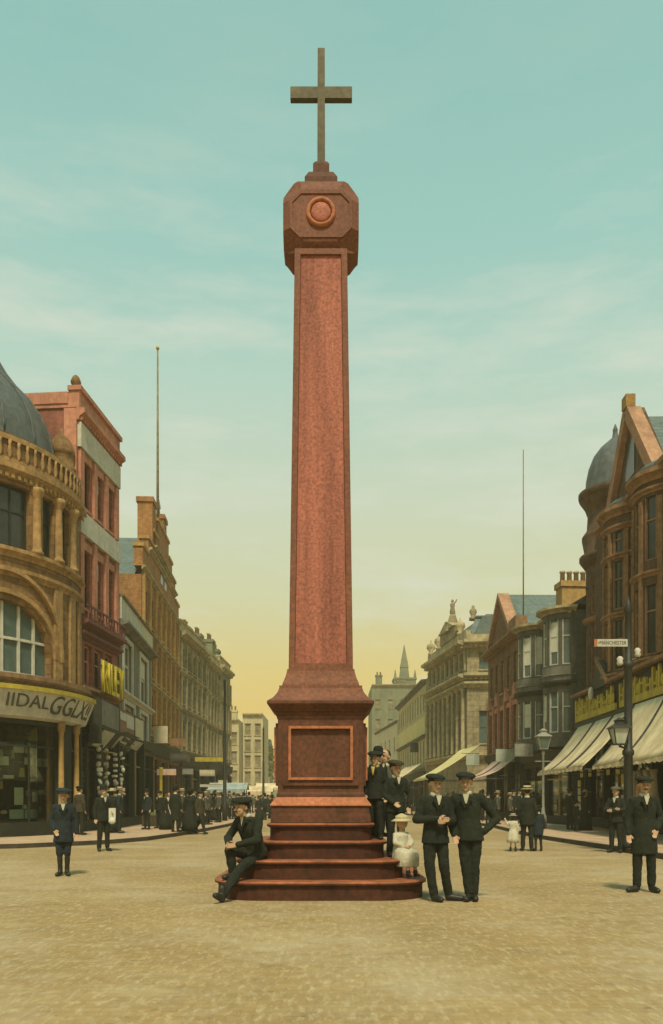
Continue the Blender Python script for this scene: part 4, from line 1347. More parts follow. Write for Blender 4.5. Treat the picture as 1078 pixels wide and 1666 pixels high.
for s_, xe in ((-1, -.1), (1, 7.6)):
    mb.add([(3.85, -.22, 14.7), (3.85, .5, 14.7), (xe, .5, 11.3), (xe, -.22, 11.3), (3.85, -.22, 14.3), (3.85, .5, 14.3), (xe, .5, 10.9), (xe, -.22, 10.9)], [(0, 1, 2, 3), (4, 5, 6, 7), (0, 3, 7, 4), (1, 2, 6, 5), (0, 1, 5, 4), (2, 3, 7, 6)])
mb.build('bargeboard', 'gable_trim', r7)
mb = MB(); mb.add([(0, .5, 11.3), (3.85, .5, 14.6), (7.5, .5, 11.3), (0, 8, 11.3), (3.85, 8, 14.6), (7.5, 8, 11.3)], [(0, 1, 4, 3), (1, 2, 5, 4), (3, 4, 5)])
mb.build('roof', 'slate', r7)
cornice(r7, 0, W7, 10.95, .35, .55, 'turret_trim', dentil=.4)
MB().box(7.6, W7, -.4, .3, 11.33, 12.0).build('parapet', 'turret_trim', r7)
shopfront(r7, 0, W7, 3.8, 3, signh=.45)

# ------------------------------------------------------------------ R4 bank
r8, W8 = facade_root('bank', (9.55, 79), (11.2, 66.5), 'large olive stone bank with deep cornices, colonnade and rooftop statue')
ops = [(u, u + .75, z0, z1) for (z0, z1) in ((5.6, 7.8), (8.3, 9.9)) for u in [.5 + 1.5 * i for i in range(8)]] + [(u, u + .75, 12.2, 13.5) for u in [.5 + 1.5 * i for i in range(8)]]
mb = MB(); wall(mb, W8, 0, 14.3, ops, .35)
mb.add([(0, 0, 0), (0, 10, 0), (0, 10, 14.3), (0, 0, 14.3)], [(0, 1, 2, 3)])
mb.add([(0, 0, 14.3), (W8, 0, 14.3), (W8, 10, 14.3), (0, 10, 14.3)], [(0, 1, 2, 3)])
mb.build('wall', 'bank_stone', r8)
for o_ in ops:
    window(r8, o_, None, 'dark_grey', 'glass', 'bank_trim', .3, 0, .5, .06)
for i in range(9):
    x = .12 + 1.5 * i
    if x > W8: break
    MB().lathe(x, -.22, [(.22, 5.15), (.22, 5.3), (.17, 5.4), (.15, 10.1), (.22, 10.3), (.24, 10.45)], 12).build('column', 'bank_trim', r8, True)
    MB().box(x - .15, x + .15, -.12, -.003, 12.0, 13.7).build('pilaster', 'bank_trim', r8)
def bank_cornices(root, W_, ends=0):
    cornice(root, 0, W_, 4.6, .5, .5, 'bank_trim', ends=ends)
    cornice(root, 0, W_, 10.5, .5, .45, 'bank_trim', ends=ends, name='entablature')
    cornice(root, 0, W_, 11.1, .55, .75, 'bank_trim', ends=ends, dentil=.4)
    cornice(root, 0, W_, 13.8, .6, .8, 'bank_trim', ends=ends, dentil=.4)
bank_cornices(r8, W8)
MB().box(0, W8, -.1, .3, 14.45, 15.3).build('parapet', 'bank_trim', r8)
for x in (.5, 3.4, 10.3):
    MB().lathe(x, .1, [(.3, 15.3), (.3, 15.5), (.15, 15.6), (.45, 16.0), (.4, 16.3), (.12, 16.5), (.05, 16.8)], 12).build('urn', 'bank_trim', r8, True)
MB().box(4.9, 9.6, -.2, .6, 15.3, 16.3).build('attic_block', 'bank_stone', r8)
mb = MB(); mb.poly([(4.8, 16.3), (9.7, 16.3), (7.4, 17.1), (7.1, 17.1)], -.35, .6); mb.build('pediment', 'bank_trim', r8)
# mansard + corner front
mb = MB(); mb.prof(4.0, W8 + .2, [(.4, 14.5), (1.6, 16.6), (9, 16.6), (10, 14.5)]); mb.build('mansard_roof', 'slate', r8)
crn = empty('bank_corner', (0, 0, 0))
crn.parent = r8
crn.location = (W8, 0, 0)
ang = math.atan2(-.6, 6.0) - r8.rotation_euler.z
crn.rotation_euler = (0, 0, ang)
WC = 6.2
ops = [(1.0, 2.0, 5.9, 8.6), (3.9, 4.9, 5.9, 8.6), (1.0, 2.0, 12.0, 13.4), (3.9, 4.9, 12.0, 13.4)]
mb = MB(); wall(mb, WC, 0, 14.3, ops, .35); mb.build('corner_wall', 'bank_stone', crn)
for o_ in ops:
    window(crn, o_, None, 'dark_grey', 'glass_teal', 'bank_trim', .3, 0, .5, .06)
bank_cornices(crn, WC, .3)
MB().box(0, WC, -.1, .3, 14.45, 14.9).build('parapet', 'bank_trim', crn)
mb = MB(); mb.add([(0, .3, 14.5), (WC, .3, 14.5), (WC, 1.5, 16.6), (0.8, 1.5, 16.6), (.8, 7, 16.6), (WC, 7, 16.6)], [(0, 1, 2, 3), (3, 2, 5, 4)]); mb.build('mansard_roof', 'slate', crn)
mb = MB(); mb.box(0.8, WC, 1.35, 1.6, 16.6, 16.75); mb.build('ridge', 'lead', crn)
# flatten: sub-parts below the corner stay thing > part > sub-part
for ch in list(crn.children):
    mw_ = ch.matrix_local.copy()
    sub = list(ch.children)
    ch.parent = r8
    ch.matrix_local = Matrix.Translation((W8, 0, 0)) @ Matrix.Rotation(ang, 4, 'Z') @ mw_
bpy.data.objects.remove(crn)
stt = empty('statue', (10.75, 71.5, 16.2), 0, 'slender stone statue on a spire pedestal on the bank roof', 'statue')
MB().sq(0, 0, [(.7, 0), (.6, .4), (.4, .9), (.24, 1.5), (.2, 1.6)]).build('pedestal', 'bank_stone', stt)
MB().lathe(0, 0, [(.2, 1.5), (.26, 1.8), (.17, 2.2), (.22, 2.45), (.16, 2.6), (.06, 2.65), (.12, 2.72), (.12, 2.85), (.03, 2.95)], 10).tube([(.1, 0, 2.5), (.3, 0, 2.75), (.38, 0, 2.95)], .06, 6).build('figure', 'bank_stone', stt, True)
sg = MB().lathe(0, 0, [(.35, 0), (.35, .2), (.18, .35), (.32, .65), (.28, .9), (.12, 1.0), (.15, 1.15), (.02, 1.3)], 10).build('urn_finial', 'bank_stone', smooth=True, label='dark rounded finial at the corner of the slate mansard roof of the bank', cat='finial')
sg.location = (12.0, 68.2, 16.55)

# ------------------------------------------------------------------ R5.. far right
r9, W9 = facade_root('cream_building', (8.75, 105), (9.4, 80), 'long cream building with a blank yellow board beyond the bank')
ops = [(u, u + 1.0, z0, z1) for (z0, z1) in ((4.6, 7.2), (10.2, 12.2)) for u in [.8 + 2.2 * i for i in range(11)]]
shell(r9, W9, 10, 13.2, 'far_plaster', ops=ops, z0=3.45)
for o_ in ops:
    window(r9, o_, None, 'olive_trim', 'glass', 'cream_paint', .2, 0, .5, .08)
MB().box(0, W9, -.12, -.003, 7.8, 9.6).build('sign_board', 'canvas_yellow', r9)
cornice(r9, 0, W9, 12.8, .4, .5, 'dark_grey')
cornice(r9, 0, W9, 7.4, .3, .4, 'dark_grey', name='string_course')
mb = MB(); mb.prof(0, W9, [(0, 13.25), (4, 15.2), (10, 13.25)]); mb.build('roof', 'slate', r9)
shopfront(r9, 0, W9, 3.6, 6, signh=.5)
block_r, _ = facade_root('white_building', (6.9, 126), (8.65, 105.6), 'pinkish white building beside the monument on the far right side')
ops_ = [(u, u + 1.0, z0, z1) for (z0, z1) in ((4.0, 6.0), (7.6, 9.6)) for u in (1.5, 5.5, 9.5, 13.5, 17.5)]
shell(block_r, _, 10, 11.6, 'cream_paint', ops=ops_)
for o_ in ops_:
    window(block_r, o_, None, 'cream_paint', 'glass', 'cream_paint', .15, 0, .5, .08)
cornice(block_r, 0, _, 11.3, .3, .3, 'dark_grey')
mb = MB(); mb.prof(0, _, [(0, 11.66), (4, 13.5), (10, 11.66)]); mb.build('roof', 'slate', block_r)
block('stone_building', 7.5, 19, 150, 22.6, 'tall hazy green-grey building behind the white building', 'far_stone', 'olive_stone', 5, 5, D=14, chim=((.8, 2.0, 24.6, 2), (4.8, 6.4, 23.6, 3)))
ch_ = empty('church', (14.9, 165, 0), 0, 'hazy distant church with a slender spire above the cream building', 'church')
MB().sq(0, 0, [(2.2, 0), (2.2, 25.5), (2.35, 25.6), (2.35, 26), (1.0, 26.1), (.75, 28.2), (.85, 28.3), (.35, 31.2), (.05, 33)]).build('spire', 'far_stone', ch_)
mb = MB(); mb.box(-5, 6, 1, 20, 0, 21); mb.prof(-5, 6, [(1, 21), (10, 25.5), (20, 21)]); mb.build('nave', 'far_stone', ch_)
for sx in (-2, 2):
    MB().sq(sx, -2, [(.25, 25.6), (.22, 26.6), (.05, 27.6)]).build('pinnacle', 'far_stone', ch_)

# infill so that no gaps open between the blocks from the side
MB().box(-60, -14.5, 62, 63, 0, 9).build('back_wall', 'olive_stone', label='plain dark stone wall behind the left terrace', cat='wall')

# hills
mb = MB()
vs, fs = [], []
n = 60
for j in range(6):
    for i in range(n + 1):
        x = -400 + 800 * i / n
        h = 9 * math.sin(i * .31) + 6 * math.sin(i * .83 + 1) + 16
        vs.append((x, 330 + j * 30, (-1.0, .2, .65, 1.0, .95, .5)[j] * max(2, h) if j else -1))
fs = [(j * (n + 1) + i, j * (n + 1) + i + 1, (j + 1) * (n + 1) + i + 1, (j + 1) * (n + 1) + i) for j in range(5) for i in range(n)]
mb.add(vs, fs); mb.build('hills', 'hill', smooth=True, kind='structure')

def tree(x, y, h, r_, label, m, seed):
    rg = random.Random(seed)
    t_ = empty('tree', (x, y, 0), 0, label, 'tree')
    tr = MB(); tr.tube([(0, 0, 0), (.1, 0, h * .35), (0, .1, h * .7)], [.3, .22, .1], 8)
    for i in range(6):
        a = rg.random() * 6.3
        tr.tube([(.05, 0, h * (.35 + .05 * i)), (r_ * .6 * math.cos(a), r_ * .6 * math.sin(a), h * (.55 + .06 * i))], [.1, .03], 5)
    tr.build('trunk', 'bark', t_, True)
    mb = MB()
    for i in range(1500):
        while True:
            v = Vector((rg.uniform(-1, 1), rg.uniform(-1, 1), rg.uniform(-1, 1)))
            if v.length < 1 and math.sin(v.x * 5 + seed) + math.sin(v.y * 6) + math.sin(v.z * 7) > -.9: break
        c = Vector((v.x * r_, v.y * r_, h * .68 + v.z * h * .33))
        a = Vector((rg.gauss(0, 1), rg.gauss(0, 1), rg.gauss(0, 1))).normalized() * .32
        b = a.cross(Vector((rg.gauss(0, 1), rg.gauss(0, 1), rg.gauss(0, 1)))).normalized() * .2
        mb.add([tuple(c - a), tuple(c + b), tuple(c + a), tuple(c - b)], [(0, 1, 2, 3)])
    mb.build('crown', m, t_)
tree(-12.6, 150, 13.2, 1.9, 'yellow-green tree at the street end left of the monument', 'leaf', 1)
tree(-9.0, 158, 10.5, 3.0, 'dusty green tree low behind the left side of the monument', 'leaf_dark', 2)

# ------------------------------------------------------------------ street furniture
def lantern(root, x, y, z, s=1.0, glass='pale_green', iron='iron'):
    mb = MB()
    lo, hi, hb = .13 * s, .22 * s, .42 * s
    for a, b in ((-1, -1), (1, -1), (1, 1), (-1, 1)):
        mb.tube([(x + a * lo, y + b * lo, z), (x + a * hi, y + b * hi, z + hb)], .018 * s, 5)
    mb.sq(x, y, [(lo + .02, z - .03), (lo + .02, z)])
    mb.sq(x, y, [(hi + .05, z + hb), (hi + .04, z + hb + .03), (.10 * s, z + hb + .14 * s), (.10 * s, z + hb + .2 * s), (.13 * s, z + hb + .22 * s), (.02, z + hb + .3 * s)])
    l_ = mb.build('lantern', iron, root)
    MB().sq(x, y, [(lo - .01, z + .005), (hi - .01, z + hb - .005)]).build('lantern_glass', glass, l_)
    return l_
lp = empty('sign_post', (7.78, 21.1, .12), 0, 'thick black iron post with lantern and Manchester finger sign at the right pavement edge', 'lamp post')
MB().lathe(0, 0, [(.24, 0), (.24, .12), (.2, .2), (.2, .75), (.15, .85), (.12, 1.0), (.11, 2.4), (.15, 2.45), (.15, 2.55), (.105, 2.6), (.10, 4.7), (.14, 4.75), (.14, 4.85), (.09, 4.9), (.08, 6.15), (.12, 6.2), (.06, 6.4), (.01, 6.6)], 16).build('post', 'iron', lp, True)
MB().tube([(0, 0, 2.5), (-.12, -.05, 2.62), (-.27, -.1, 2.66)], .03, 6).tube([(0, 0, 3.3), (-.15, -.05, 3.42), (-.27, -.1, 3.3)], .025, 6).build('bracket', 'iron', lp)
lantern(lp, -.28, -.12, 2.72, .95)
MB().tube([(-.25, 0, 4.75), (.28, 0, 5.0)], .03, 6).build('crossbar', 'iron', lp)
for x, z in ((-.22, 4.78), (.24, 5.0)):
    MB().lathe(x, 0, [(.06, z), (.09, z + .06), (.07, z + .12), (.09, z + .18), (.04, z + .24)], 10).build('insulator', 'white_paint', lp, True)
fsn = MB().poly([(-.06, 5.26), (-.06, 5.45), (-.92, 5.45), (-.92, 5.26)], -.12, -.09).build('finger_board', 'white_paint', lp)
MB().box(-.925, -.85, -.125, -.121, 5.262, 5.448).build('hand_tip', 'orange_paint', fsn)
lettering('\u2022MANCHESTER', .74, .10, .004, 'iron', fsn, (-.46, -.123, 5.305))
# pale street lamp farther back
l2 = empty('street_lamp', (9.1, 34.6, .12), 0, 'pale street lamp on a slender post between the dark shop and the cream awning', 'street lamp')
MB().lathe(0, 0, [(.16, 0), (.16, .5), (.09, .7), (.06, 1.0), (.05, 3.2), (.08, 3.25), (.06, 3.4)], 12).build('post', 'iron_pale', l2, True)
MB().tube([(-.35, 0, 2.9), (.35, 0, 2.9)], .025, 6).build('ladder_bar', 'iron_pale', l2)
lantern(l2, 0, 0, 3.45, 1.2, glass='glass_teal', iron='iron_pale')
# tram poles
def tram_pole(x, y, h, label, arm=0):
    t_ = empty('tram_pole', (x, y, .1), 0, label, 'pole', 'tram poles along the left pavement')
    MB().lathe(0, 0, [(.16, 0), (.16, 1.0), (.11, 1.1), (.10, h * .6), (.08, h * .62), (.07, h), (.1, h + .05), (.02, h + .3)], 10).build('pole', 'iron', t_, True)
    if arm:
        MB().tube([(0, 0, h - .6), (arm, 0, h - .35)], .03, 6).build('arm', 'iron', t_)
        MB().tube([(0, 0, h), (arm * .9, 0, h - .35)], .015, 5).build('stay', 'iron', t_)
    return t_
tram_pole(-6.3, 47.5, 8.2, 'tall dark tram pole at the left kerb, nearest of the row')
tram_pole(-6.6, 78, 8.0, 'slim tram pole farther down the left kerb, in front of the pale buildings')
tram_pole(-7.4, 112, 8.0, 'thin tram pole farthest away down the left kerb', 1.6)

# hanging and standing signs down the left street
def board(x, y, z, w_, h_, m, label, rz=0, txt=None, group=None):
    b_ = empty('hanging_sign', (x, y, z), rz, label, 'sign', group)
    MB().box(0, w_, -.03, .03, 0, h_).build('board', m, b_, bevel=.01)
    MB().tube([(-.05, 0, h_ + .02), (w_, 0, h_ + .02)], .02, 5).tube([(-.3, 0, h_ + .02), (-.05, 0, h_ + .02)], .02, 5).build('bracket', 'iron', b_)
    if txt:
        lettering(txt, w_ * .7, h_ * .55, .006, 'iron', b_, (w_ * .5, -.035, h_ * .22))
    return b_
board(-10.2, 46.2, 4.6, .8, 1.0, 'cream_paint', 'large whitish board hanging at the near end of the orange brick building')
board(-10.7, 53.5, 4.9, 1.0, .55, 'turret_trim', 'brownish sign hanging from the far part of the orange brick building')
board(-10.9, 54.5, 3.9, 1.3, .55, 'dark_grey', 'dark hanging sign lettered in white below the brownish sign')
board(-9.9, 45.6, 2.75, 1.1, .35, 'canvas_pink', 'small orange and yellow drum-shaped sign above the yellow shop column')
board(-10.6, 62.5, 4.3, 2.4, .35, 'mustard', 'long thin yellow sign projecting from the sooty olive terrace')
board(-10.4, 63.5, 3.2, 1.2, .5, 'cream_paint', 'small cream sign under the long yellow sign')
board(-9.9, 60.6, 2.3, 1.7, .2, 'white_paint', 'thin white shelf-like sign above the shop doorway in the far left terrace')
board(-10.2, 72.5, 2.6, .8, .5, 'cream_paint', 'cream sign at the middle of the far left terrace')
board(-10.9, 58.8, 3.2, .8, .4, 'iron_pale', 'grey tilted board on the far corner of the orange brick building')
board(9.7, 47.5, 3.6, 1.1, .75, 'pale_green', 'pale grey-green board hanging left of the pale street lamp')
board(9.9, 43.5, 3.7, 1.0, .7, 'iron_pale', 'grey board hanging behind the pale street lamp')
board(9.2, 55, 3.7, .9, .8, 'pale_green', 'pale green board under the rust brick gable')
board(8.4, 86, 6.4, 1.0, 1.0, 'iron', 'dark diamond-like sign on the cream building')
# pale stalls at the left kerb, far
def stall(x, y, label, m, w_=2.6, h_=2.3):
    s_ = empty('market_stall', (x, y, .12), 0, label, 'stall')
    for a in (0, w_):
        for b in (0, 1.4):
            MB().tube([(a, b, 0), (a, b, h_ - .3 + .2 * (b == 0))], .035, 6).build('post', 'bark', s_)
    mb = MB(); mb.prof(-.2, w_ + .2, [(-.3, h_ - .25), (.7, h_ + .25), (1.7, h_ - .25), (1.7, h_ - .3), (.7, h_ + .2), (-.3, h_ - .3)]); mb.build('canopy', m, s_)
    mb = MB(); mb.box(0, w_, -.33, -.3, h_ - .6, h_ - .25); mb.build('valance', m, s_)
    MB().box(0, w_, 0, 1.4, .75, .85).build('counter', 'bark', s_)
    return s_
stall(-9.3, 62, 'market stall with pale blue canvas on the far left pavement', 'blue_cloth')
stall(-9.2, 80, 'market stall with cream canvas beyond the pale blue one', 'canvas', 3.2)
stall(-9.2, 100, 'market stall with cream canvas, the most distant by the left kerb', 'canvas', 3.0, 3.0)
# boxes of goods before the left shops
for i, (x, y, m_) in enumerate(((-8.5, 38.2, 'bark'), (-8.6, 40.0, 'wool_brown'), (-8.7, 41.6, 'bark'))):
    o_ = empty('goods_crate', (x, y, .12), .1 * i, ['dark crate outside the grey building, nearest', 'brown sack-covered crate outside the grey building, middle', 'dark crate outside the grey building, farthest'][i], 'crate')
    MB().box(-.4, .4, -.5, .5, 0, .5).build('crate_body', m_, o_, bevel=.03)
    MB().ell((0, 0, .5), (.36, .45, .16), 10).build('goods', 'leaf_dark', o_, True)
MB().lathe(0, 0, [(.12, 0), (.12, .1), (.09, .15), (.085, 2.9), (.13, 3.0)], 10).build('yellow_column', 'mustard', smooth=True, label='yellow painted iron column at the shopfront left of the women in long skirts', cat='column').location = (-9.3, 43.9, .12)


# ------------------------------------------------------------------ people
def cone(mb, a, ra, b, rb, n=10):
    """capsule with round ends"""
    a, b = Vector(a), Vector(b)
    d = b - a
    if d.length < 1e-4:
        return mb.ell(a, (ra, ra, ra), n)
    d.normalize()
    pts, rad = [], []
    for t_ in (1, .85, .5, 0):
        pts.append(a - d * (ra * t_)); rad.append(max(.001, ra * math.sqrt(max(0, 1 - t_ * t_))))
    for t_ in (0, .5, .85, 1):
        pts.append(b + d * (rb * t_)); rad.append(max(.001, rb * math.sqrt(max(0, 1 - t_ * t_))))
    return mb.tube(pts, rad, n)
def loft(mb, rings, n=18):
    """rings [(cx,cy,cz,rx,ry)] closed"""
    vs = []
    for cx, cy, cz, rx, ry in rings:
        for i in range(n):
            a = 2 * PI * i / n
            vs.append((cx + rx * math.cos(a), cy + ry * math.sin(a), cz))
    fs = [tuple(range(n - 1, -1, -1)), tuple(range((len(rings) - 1) * n, len(rings) * n))]
    for j in range(len(rings) - 1):
        for i in range(n):
            fs.append((j * n + i, j * n + (i + 1) % n, (j + 1) * n + (i + 1) % n, (j + 1) * n + i))
    return mb.add(vs, fs)
def sculpt(mb, name, m, parent, vox, smooth=3, folds=0.0):
    me = mb.mesh(name, m)
    o_ = bpy.data.objects.new(name, me)
    SC.collection.objects.link(o_)
    r_ = o_.modifiers.new('r', 'REMESH'); r_.mode = 'VOXEL'; r_.voxel_size = vox; r_.use_smooth_shade = True
    s_ = o_.modifiers.new('s', 'SMOOTH'); s_.iterations = smooth; s_.factor = .5
    if folds:
        tx = bpy.data.textures.get('folds') or bpy.data.textures.new('folds', 'CLOUDS')
        tx.noise_scale = .085
        d_ = o_.modifiers.new('d', 'DISPLACE'); d_.texture = tx; d_.strength = folds; d_.mid_level = .5
    bpy.context.view_layer.update()
    me2 = bpy.data.meshes.new_from_object(o_.evaluated_get(bpy.context.evaluated_depsgraph_get()))
    me2.name = name
    o_.modifiers.clear()
    o_.data = me2
    bpy.data.meshes.remove(me)
    if not me2.materials:
        me2.materials.append(M[m])
    for p_ in me2.polygons:
        p_.use_smooth = True
    o_.parent = parent
    return o_

BASE = dict(pel=(0, 0, .93), ch=(0, 0, 1.27), nk=(0, .01, 1.46), hd=(0, -.01, 1.60),
            sL=(-.158, .01, 1.375), eL=(-.235, .03, 1.12), wL=(-.235, -.03, .88),
            sR=(.158, .01, 1.375), eR=(.235, .03, 1.12), wR=(.235, -.03, .88),
            kL=(-.10, -.01, .49), aL=(-.115, .02, .09), tL=(-.16, -.15, .03),
            kR=(.10, -.01, .49), aR=(.115, .02, .09), tR=(.16, -.15, .03), hhL=None, hhR=None)

def person(label, loc, rz=0, H=1.72, pose=None, top='wool_black', bottom='wool_black', cap='flat', capm='wool_black', kid=False, dress=None, near=False,
           group=None, breeches=False, collar='linen', scarf=None, coatlen=.80, vox=None, moustache=False, cat='person', sleeves=None, hatm=None, face=True, apron=None):
    J = dict(BASE)
    J.update(pose or {})
    J = {k: (Vector(v) if v is not None else None) for k, v in J.items()}
    root = empty('person', loc, rz, label, cat, group)
    s = H / 1.72
    hs = 1.10 if not kid else 1.26          # children have larger heads
    v = vox or (.011 if near else .022)
    vf = (.0075 if near else v)
    root.scale = (s, s, s)
    hd, nk, ch, pel = J['hd'], J['nk'], J['ch'], J['pel']
    def headpt(x, y, z):
        return (hd.x + x * hs, hd.y + y * hs, hd.z + z * hs)
    # body: one continuous skin surface
    b = MB()
    b.ell(headpt(0, .015, .03), (.076 * hs, .092 * hs, .088 * hs), 18)
    b.ell(headpt(0, -.03, -.045), (.055 * hs, .060 * hs, .062 * hs), 14)
    b.ell(headpt(0, -.055, -.085), (.028 * hs, .026 * hs, .024 * hs), 10)
    cone(b, headpt(0, -.083, .01), .011, headpt(0, -.108, -.03), .014)
    b.ell(headpt(0, -.082, .035), (.05 * hs, .02, .012), 10)
    for sx in (-1, 1):
        b.ell(headpt(.077 * sx, .015, -.005), (.012, .022, .032), 10)
        b.ell(headpt(.033 * sx, -.07, -.03), (.022, .018, .022), 8)
    cone(b, nk - Vector((0, 0, .06)), .058, headpt(0, .01, -.05), .052)
    loft(b, [(pel.x, pel.y, pel.z - .06, .12, .08), (pel.x, pel.y, pel.z, .13, .09), ((pel.x + ch.x) / 2, (pel.y + ch.y) / 2, (pel.z + ch.z) / 2, .105, .07), (ch.x, ch.y, ch.z, .13, .09), (nk.x, nk.y, nk.z - .04, .10, .06)])
    for S_ in 'LR':
        sh_, el, wr = J['s' + S_], J['e' + S_], J['w' + S_]
        kn, an, to = J['k' + S_], J['a' + S_], J['t' + S_]
        sx = -1 if S_ == 'L' else 1
        hip = pel + Vector((sx * .085, 0, -.03))
        cone(b, sh_, .04, el, .034); cone(b, el, .034, wr, .024)
        cone(b, hip, .075, kn, .048); cone(b, kn, .045, an, .034)
        cone(b, an, .028, to, .012)
        cone(b, ch + Vector((sx * .06, 0, .1)), .05, sh_, .04)
        hdv = J['hh' + S_]
        d = (hdv if hdv is not None else (wr - el)).normalized()
        side = d.cross(Vector((0, 1, 0)))
        if side.length < .3: side = d.cross(Vector((1, 0, 0)))
        side.normalize()
        nrm = side.cross(d).normalized()
        if nrm.y > 0: nrm = -nrm
        palm = wr + d * .045
        # palm as a row of short capsules
        for q in range(4):
            off = (q - 1.5) * .019
            p0 = wr + d * .012 + side * off * .7
            p1 = wr + d * .085 + side * off
            cone(b, p0, .014, p1, .0125, 8)
            if near:
                ln = (.062, .075, .070, .055)[q] if sx > 0 else (.055, .070, .075, .062)[q]
                p2 = p1 + d * ln * .5 + nrm * .008
                p3 = p2 + (d * .75 + nrm * .7).normalized() * ln * .5
                cone(b, p1, .0100, p2, .0092, 7); cone(b, p2, .0092, p3, .008, 7)
            else:
                cone(b, p1, .011, p1 + d * .055 + nrm * .025, .010, 6)
        th = wr + d * .03 + side * (-.03 * sx)
        th2 = th + (d * .7 - side * .6 * sx + nrm * .4).normalized() * .04
        cone(b, th, .012, th2, .011, 7); cone(b, th2, .011, th2 + (d * .9 + nrm * .4).normalized() * .03, .009, 7)
    body = sculpt(b, 'body', 'skin', root, vf if near else min(v, .016), 1)
    if near and face:
        for sx in (-1, 1):
            MB().ell(headpt(.03 * sx, -.077, .008), (.012, .008, .006), 8).build('eye', 'hair', body, True)
            cone(MB(), headpt(.016 * sx, -.088, .028), .004, headpt(.048 * sx, -.078, .029), .003, 6).build('eyebrow', 'hair', body, True)
        cone(MB(), headpt(-.02, -.088, -.058), .004, headpt(.02, -.088, -.058), .004, 6).build('mouth', 'maroon', body, True)
    if moustache:
        cone(cone(MB(), headpt(-.03, -.088, -.05), .004, headpt(0, -.098, -.04), .008, 6), headpt(0, -.098, -.04), .008, headpt(.03, -.088, -.05), .004, 6).build('moustache', 'hair', body, True)
    # hair
    hb = MB()
    hb.ell(headpt(0, .035, .035), (.083 * hs, .085 * hs, .088 * hs), 16)
    if dress:
        hb.ell(headpt(0, .06, -.02), (.07 * hs, .06 * hs, .09 * hs), 12)
    hb.build('hair', 'hair', root, True)
    # legs
    hem = []
    if not dress:
        t_ = MB()
        loft(t_, [(pel.x, pel.y, pel.z - .10, .155, .11), (pel.x, pel.y, pel.z, .165, .12), (pel.x, pel.y, pel.z + .12, .155, .11)])
        for S_ in 'LR':
            sx = -1 if S_ == 'L' else 1
            kn, an = J['k' + S_], J['a' + S_]
            hip = pel + Vector((sx * .085, 0, -.04))
            cone(t_, hip, .096, kn, .074)
            if breeches:
                cone(t_, kn, .078, kn + (an - kn) * .12, .068)
            else:
                end = kn + (an - kn) * .93
                cone(t_, kn, .073, end, .062)
        sculpt(t_, 'trousers', bottom, root, v, 3, .022)
        if breeches:
            for S_ in 'LR':
                st_ = MB(); cone(st_, J['k' + S_], .054, J['k' + S_] + (J['a' + S_] - J['k' + S_]) * .45, .056); cone(st_, J['k' + S_] + (J['a' + S_] - J['k' + S_]) * .45, .056, J['a' + S_], .038)
                sculpt(st_, 'stocking', 'leather', root, v, 1)
    else:
        kz = {'long': .02, 'short': .42}.get(dress, .02)
        d_ = MB()
        n = 36
        rings = []
        hemw = .34 if dress == 'long' else .30
        for (t1, rr_) in ((0, .125), (.12, .18), (.35, .24), (.7, hemw * .9), (1, hemw)):
            z = 1.04 + (kz - 1.04) * t1
            rings.append((rr_, z))
        vs = []
        for j, (rr_, z) in enumerate(rings):
            for i in range(n):
                a = 2 * PI * i / n
                rp = rr_ * (1 + .045 * j / 4 * math.sin(a * 9 + 1) + .02 * math.sin(a * 4))
                vs.append((pel.x + rp * math.cos(a), pel.y + rp * .85 * math.sin(a) - (0 if pel.z > .8 else .0), z - (.93 - pel.z)*0))
        if pose and 'skirt' in pose: pass
        fs = [(j * n + i, j * n + (i + 1) % n, (j + 1) * n + (i + 1) % n, (j + 1) * n + i) for j in range(4) for i in range(n)]
        fs += [tuple(range(n)), tuple(range(5 * n - 1, 4 * n - 1, -1))]
        d_.add(vs, fs)
        d_.build('skirt', bottom, root, True)
        if apron:
            MB().prof(-.16, .16, [(-.225, 1.0), (-.235, 1.0), (-.34, .3), (-.325, .3)]).build('apron', apron, root)
    # boots
    for S_ in 'LR':
        an, to = J['a' + S_], J['t' + S_]
        bt = MB(); cone(bt, an + Vector((0, 0, .10)), .050, an - Vector((0, 0, .035)), .050); cone(bt, an - Vector((0, 0, .030)), .052, to + Vector((0, 0, .012)), .040)
        sculpt(bt, 'boot', 'leather', root, min(v, .016), 1)
    # coat
    c_ = MB()
    mid = (pel + ch) / 2
    hemz = max(coatlen, 0) + (pel.z - .93)
    if pel.z > .75:
        loft(c_, [(pel.x, pel.y, hemz, .198, .150), (pel.x, pel.y, pel.z, .180, .140), (mid.x, mid.y, mid.z, .158, .122), (ch.x, ch.y, ch.z, .176, .134), (ch.x, ch.y + .005, ch.z + .07, .172, .118), (nk.x, nk.y, nk.z - .05, .13, .085), (nk.x, nk.y, nk.z - .01, .068, .062)])
    else:
        loft(c_, [(pel.x, pel.y, pel.z - .06, .19, .16), (pel.x, pel.y, pel.z + .02, .19, .15), (mid.x, mid.y, mid.z, .17, .13), (ch.x, ch.y, ch.z, .190, .132), (ch.x, ch.y + .005, ch.z + .08, .19, .115), (nk.x, nk.y, nk.z - .05, .13, .085), (nk.x, nk.y, nk.z - .01, .068, .062)])
    for S_ in 'LR':
        sh_, el, wr = J['s' + S_], J['e' + S_], J['w' + S_]
        sx = -1 if S_ == 'L' else 1
        cone(c_, ch + Vector((sx * .05, 0, .09)), .080, sh_, .064)
        cone(c_, sh_, .068, el, .058)
        cone(c_, el, .062, el + (wr - el) * .95, .046)
    if coatlen < .7 and not dress:
        pass
    sculpt(c_, 'blouse' if dress == 'long' else ('dress' if dress else 'jacket'), top, root, v, 3, .022)
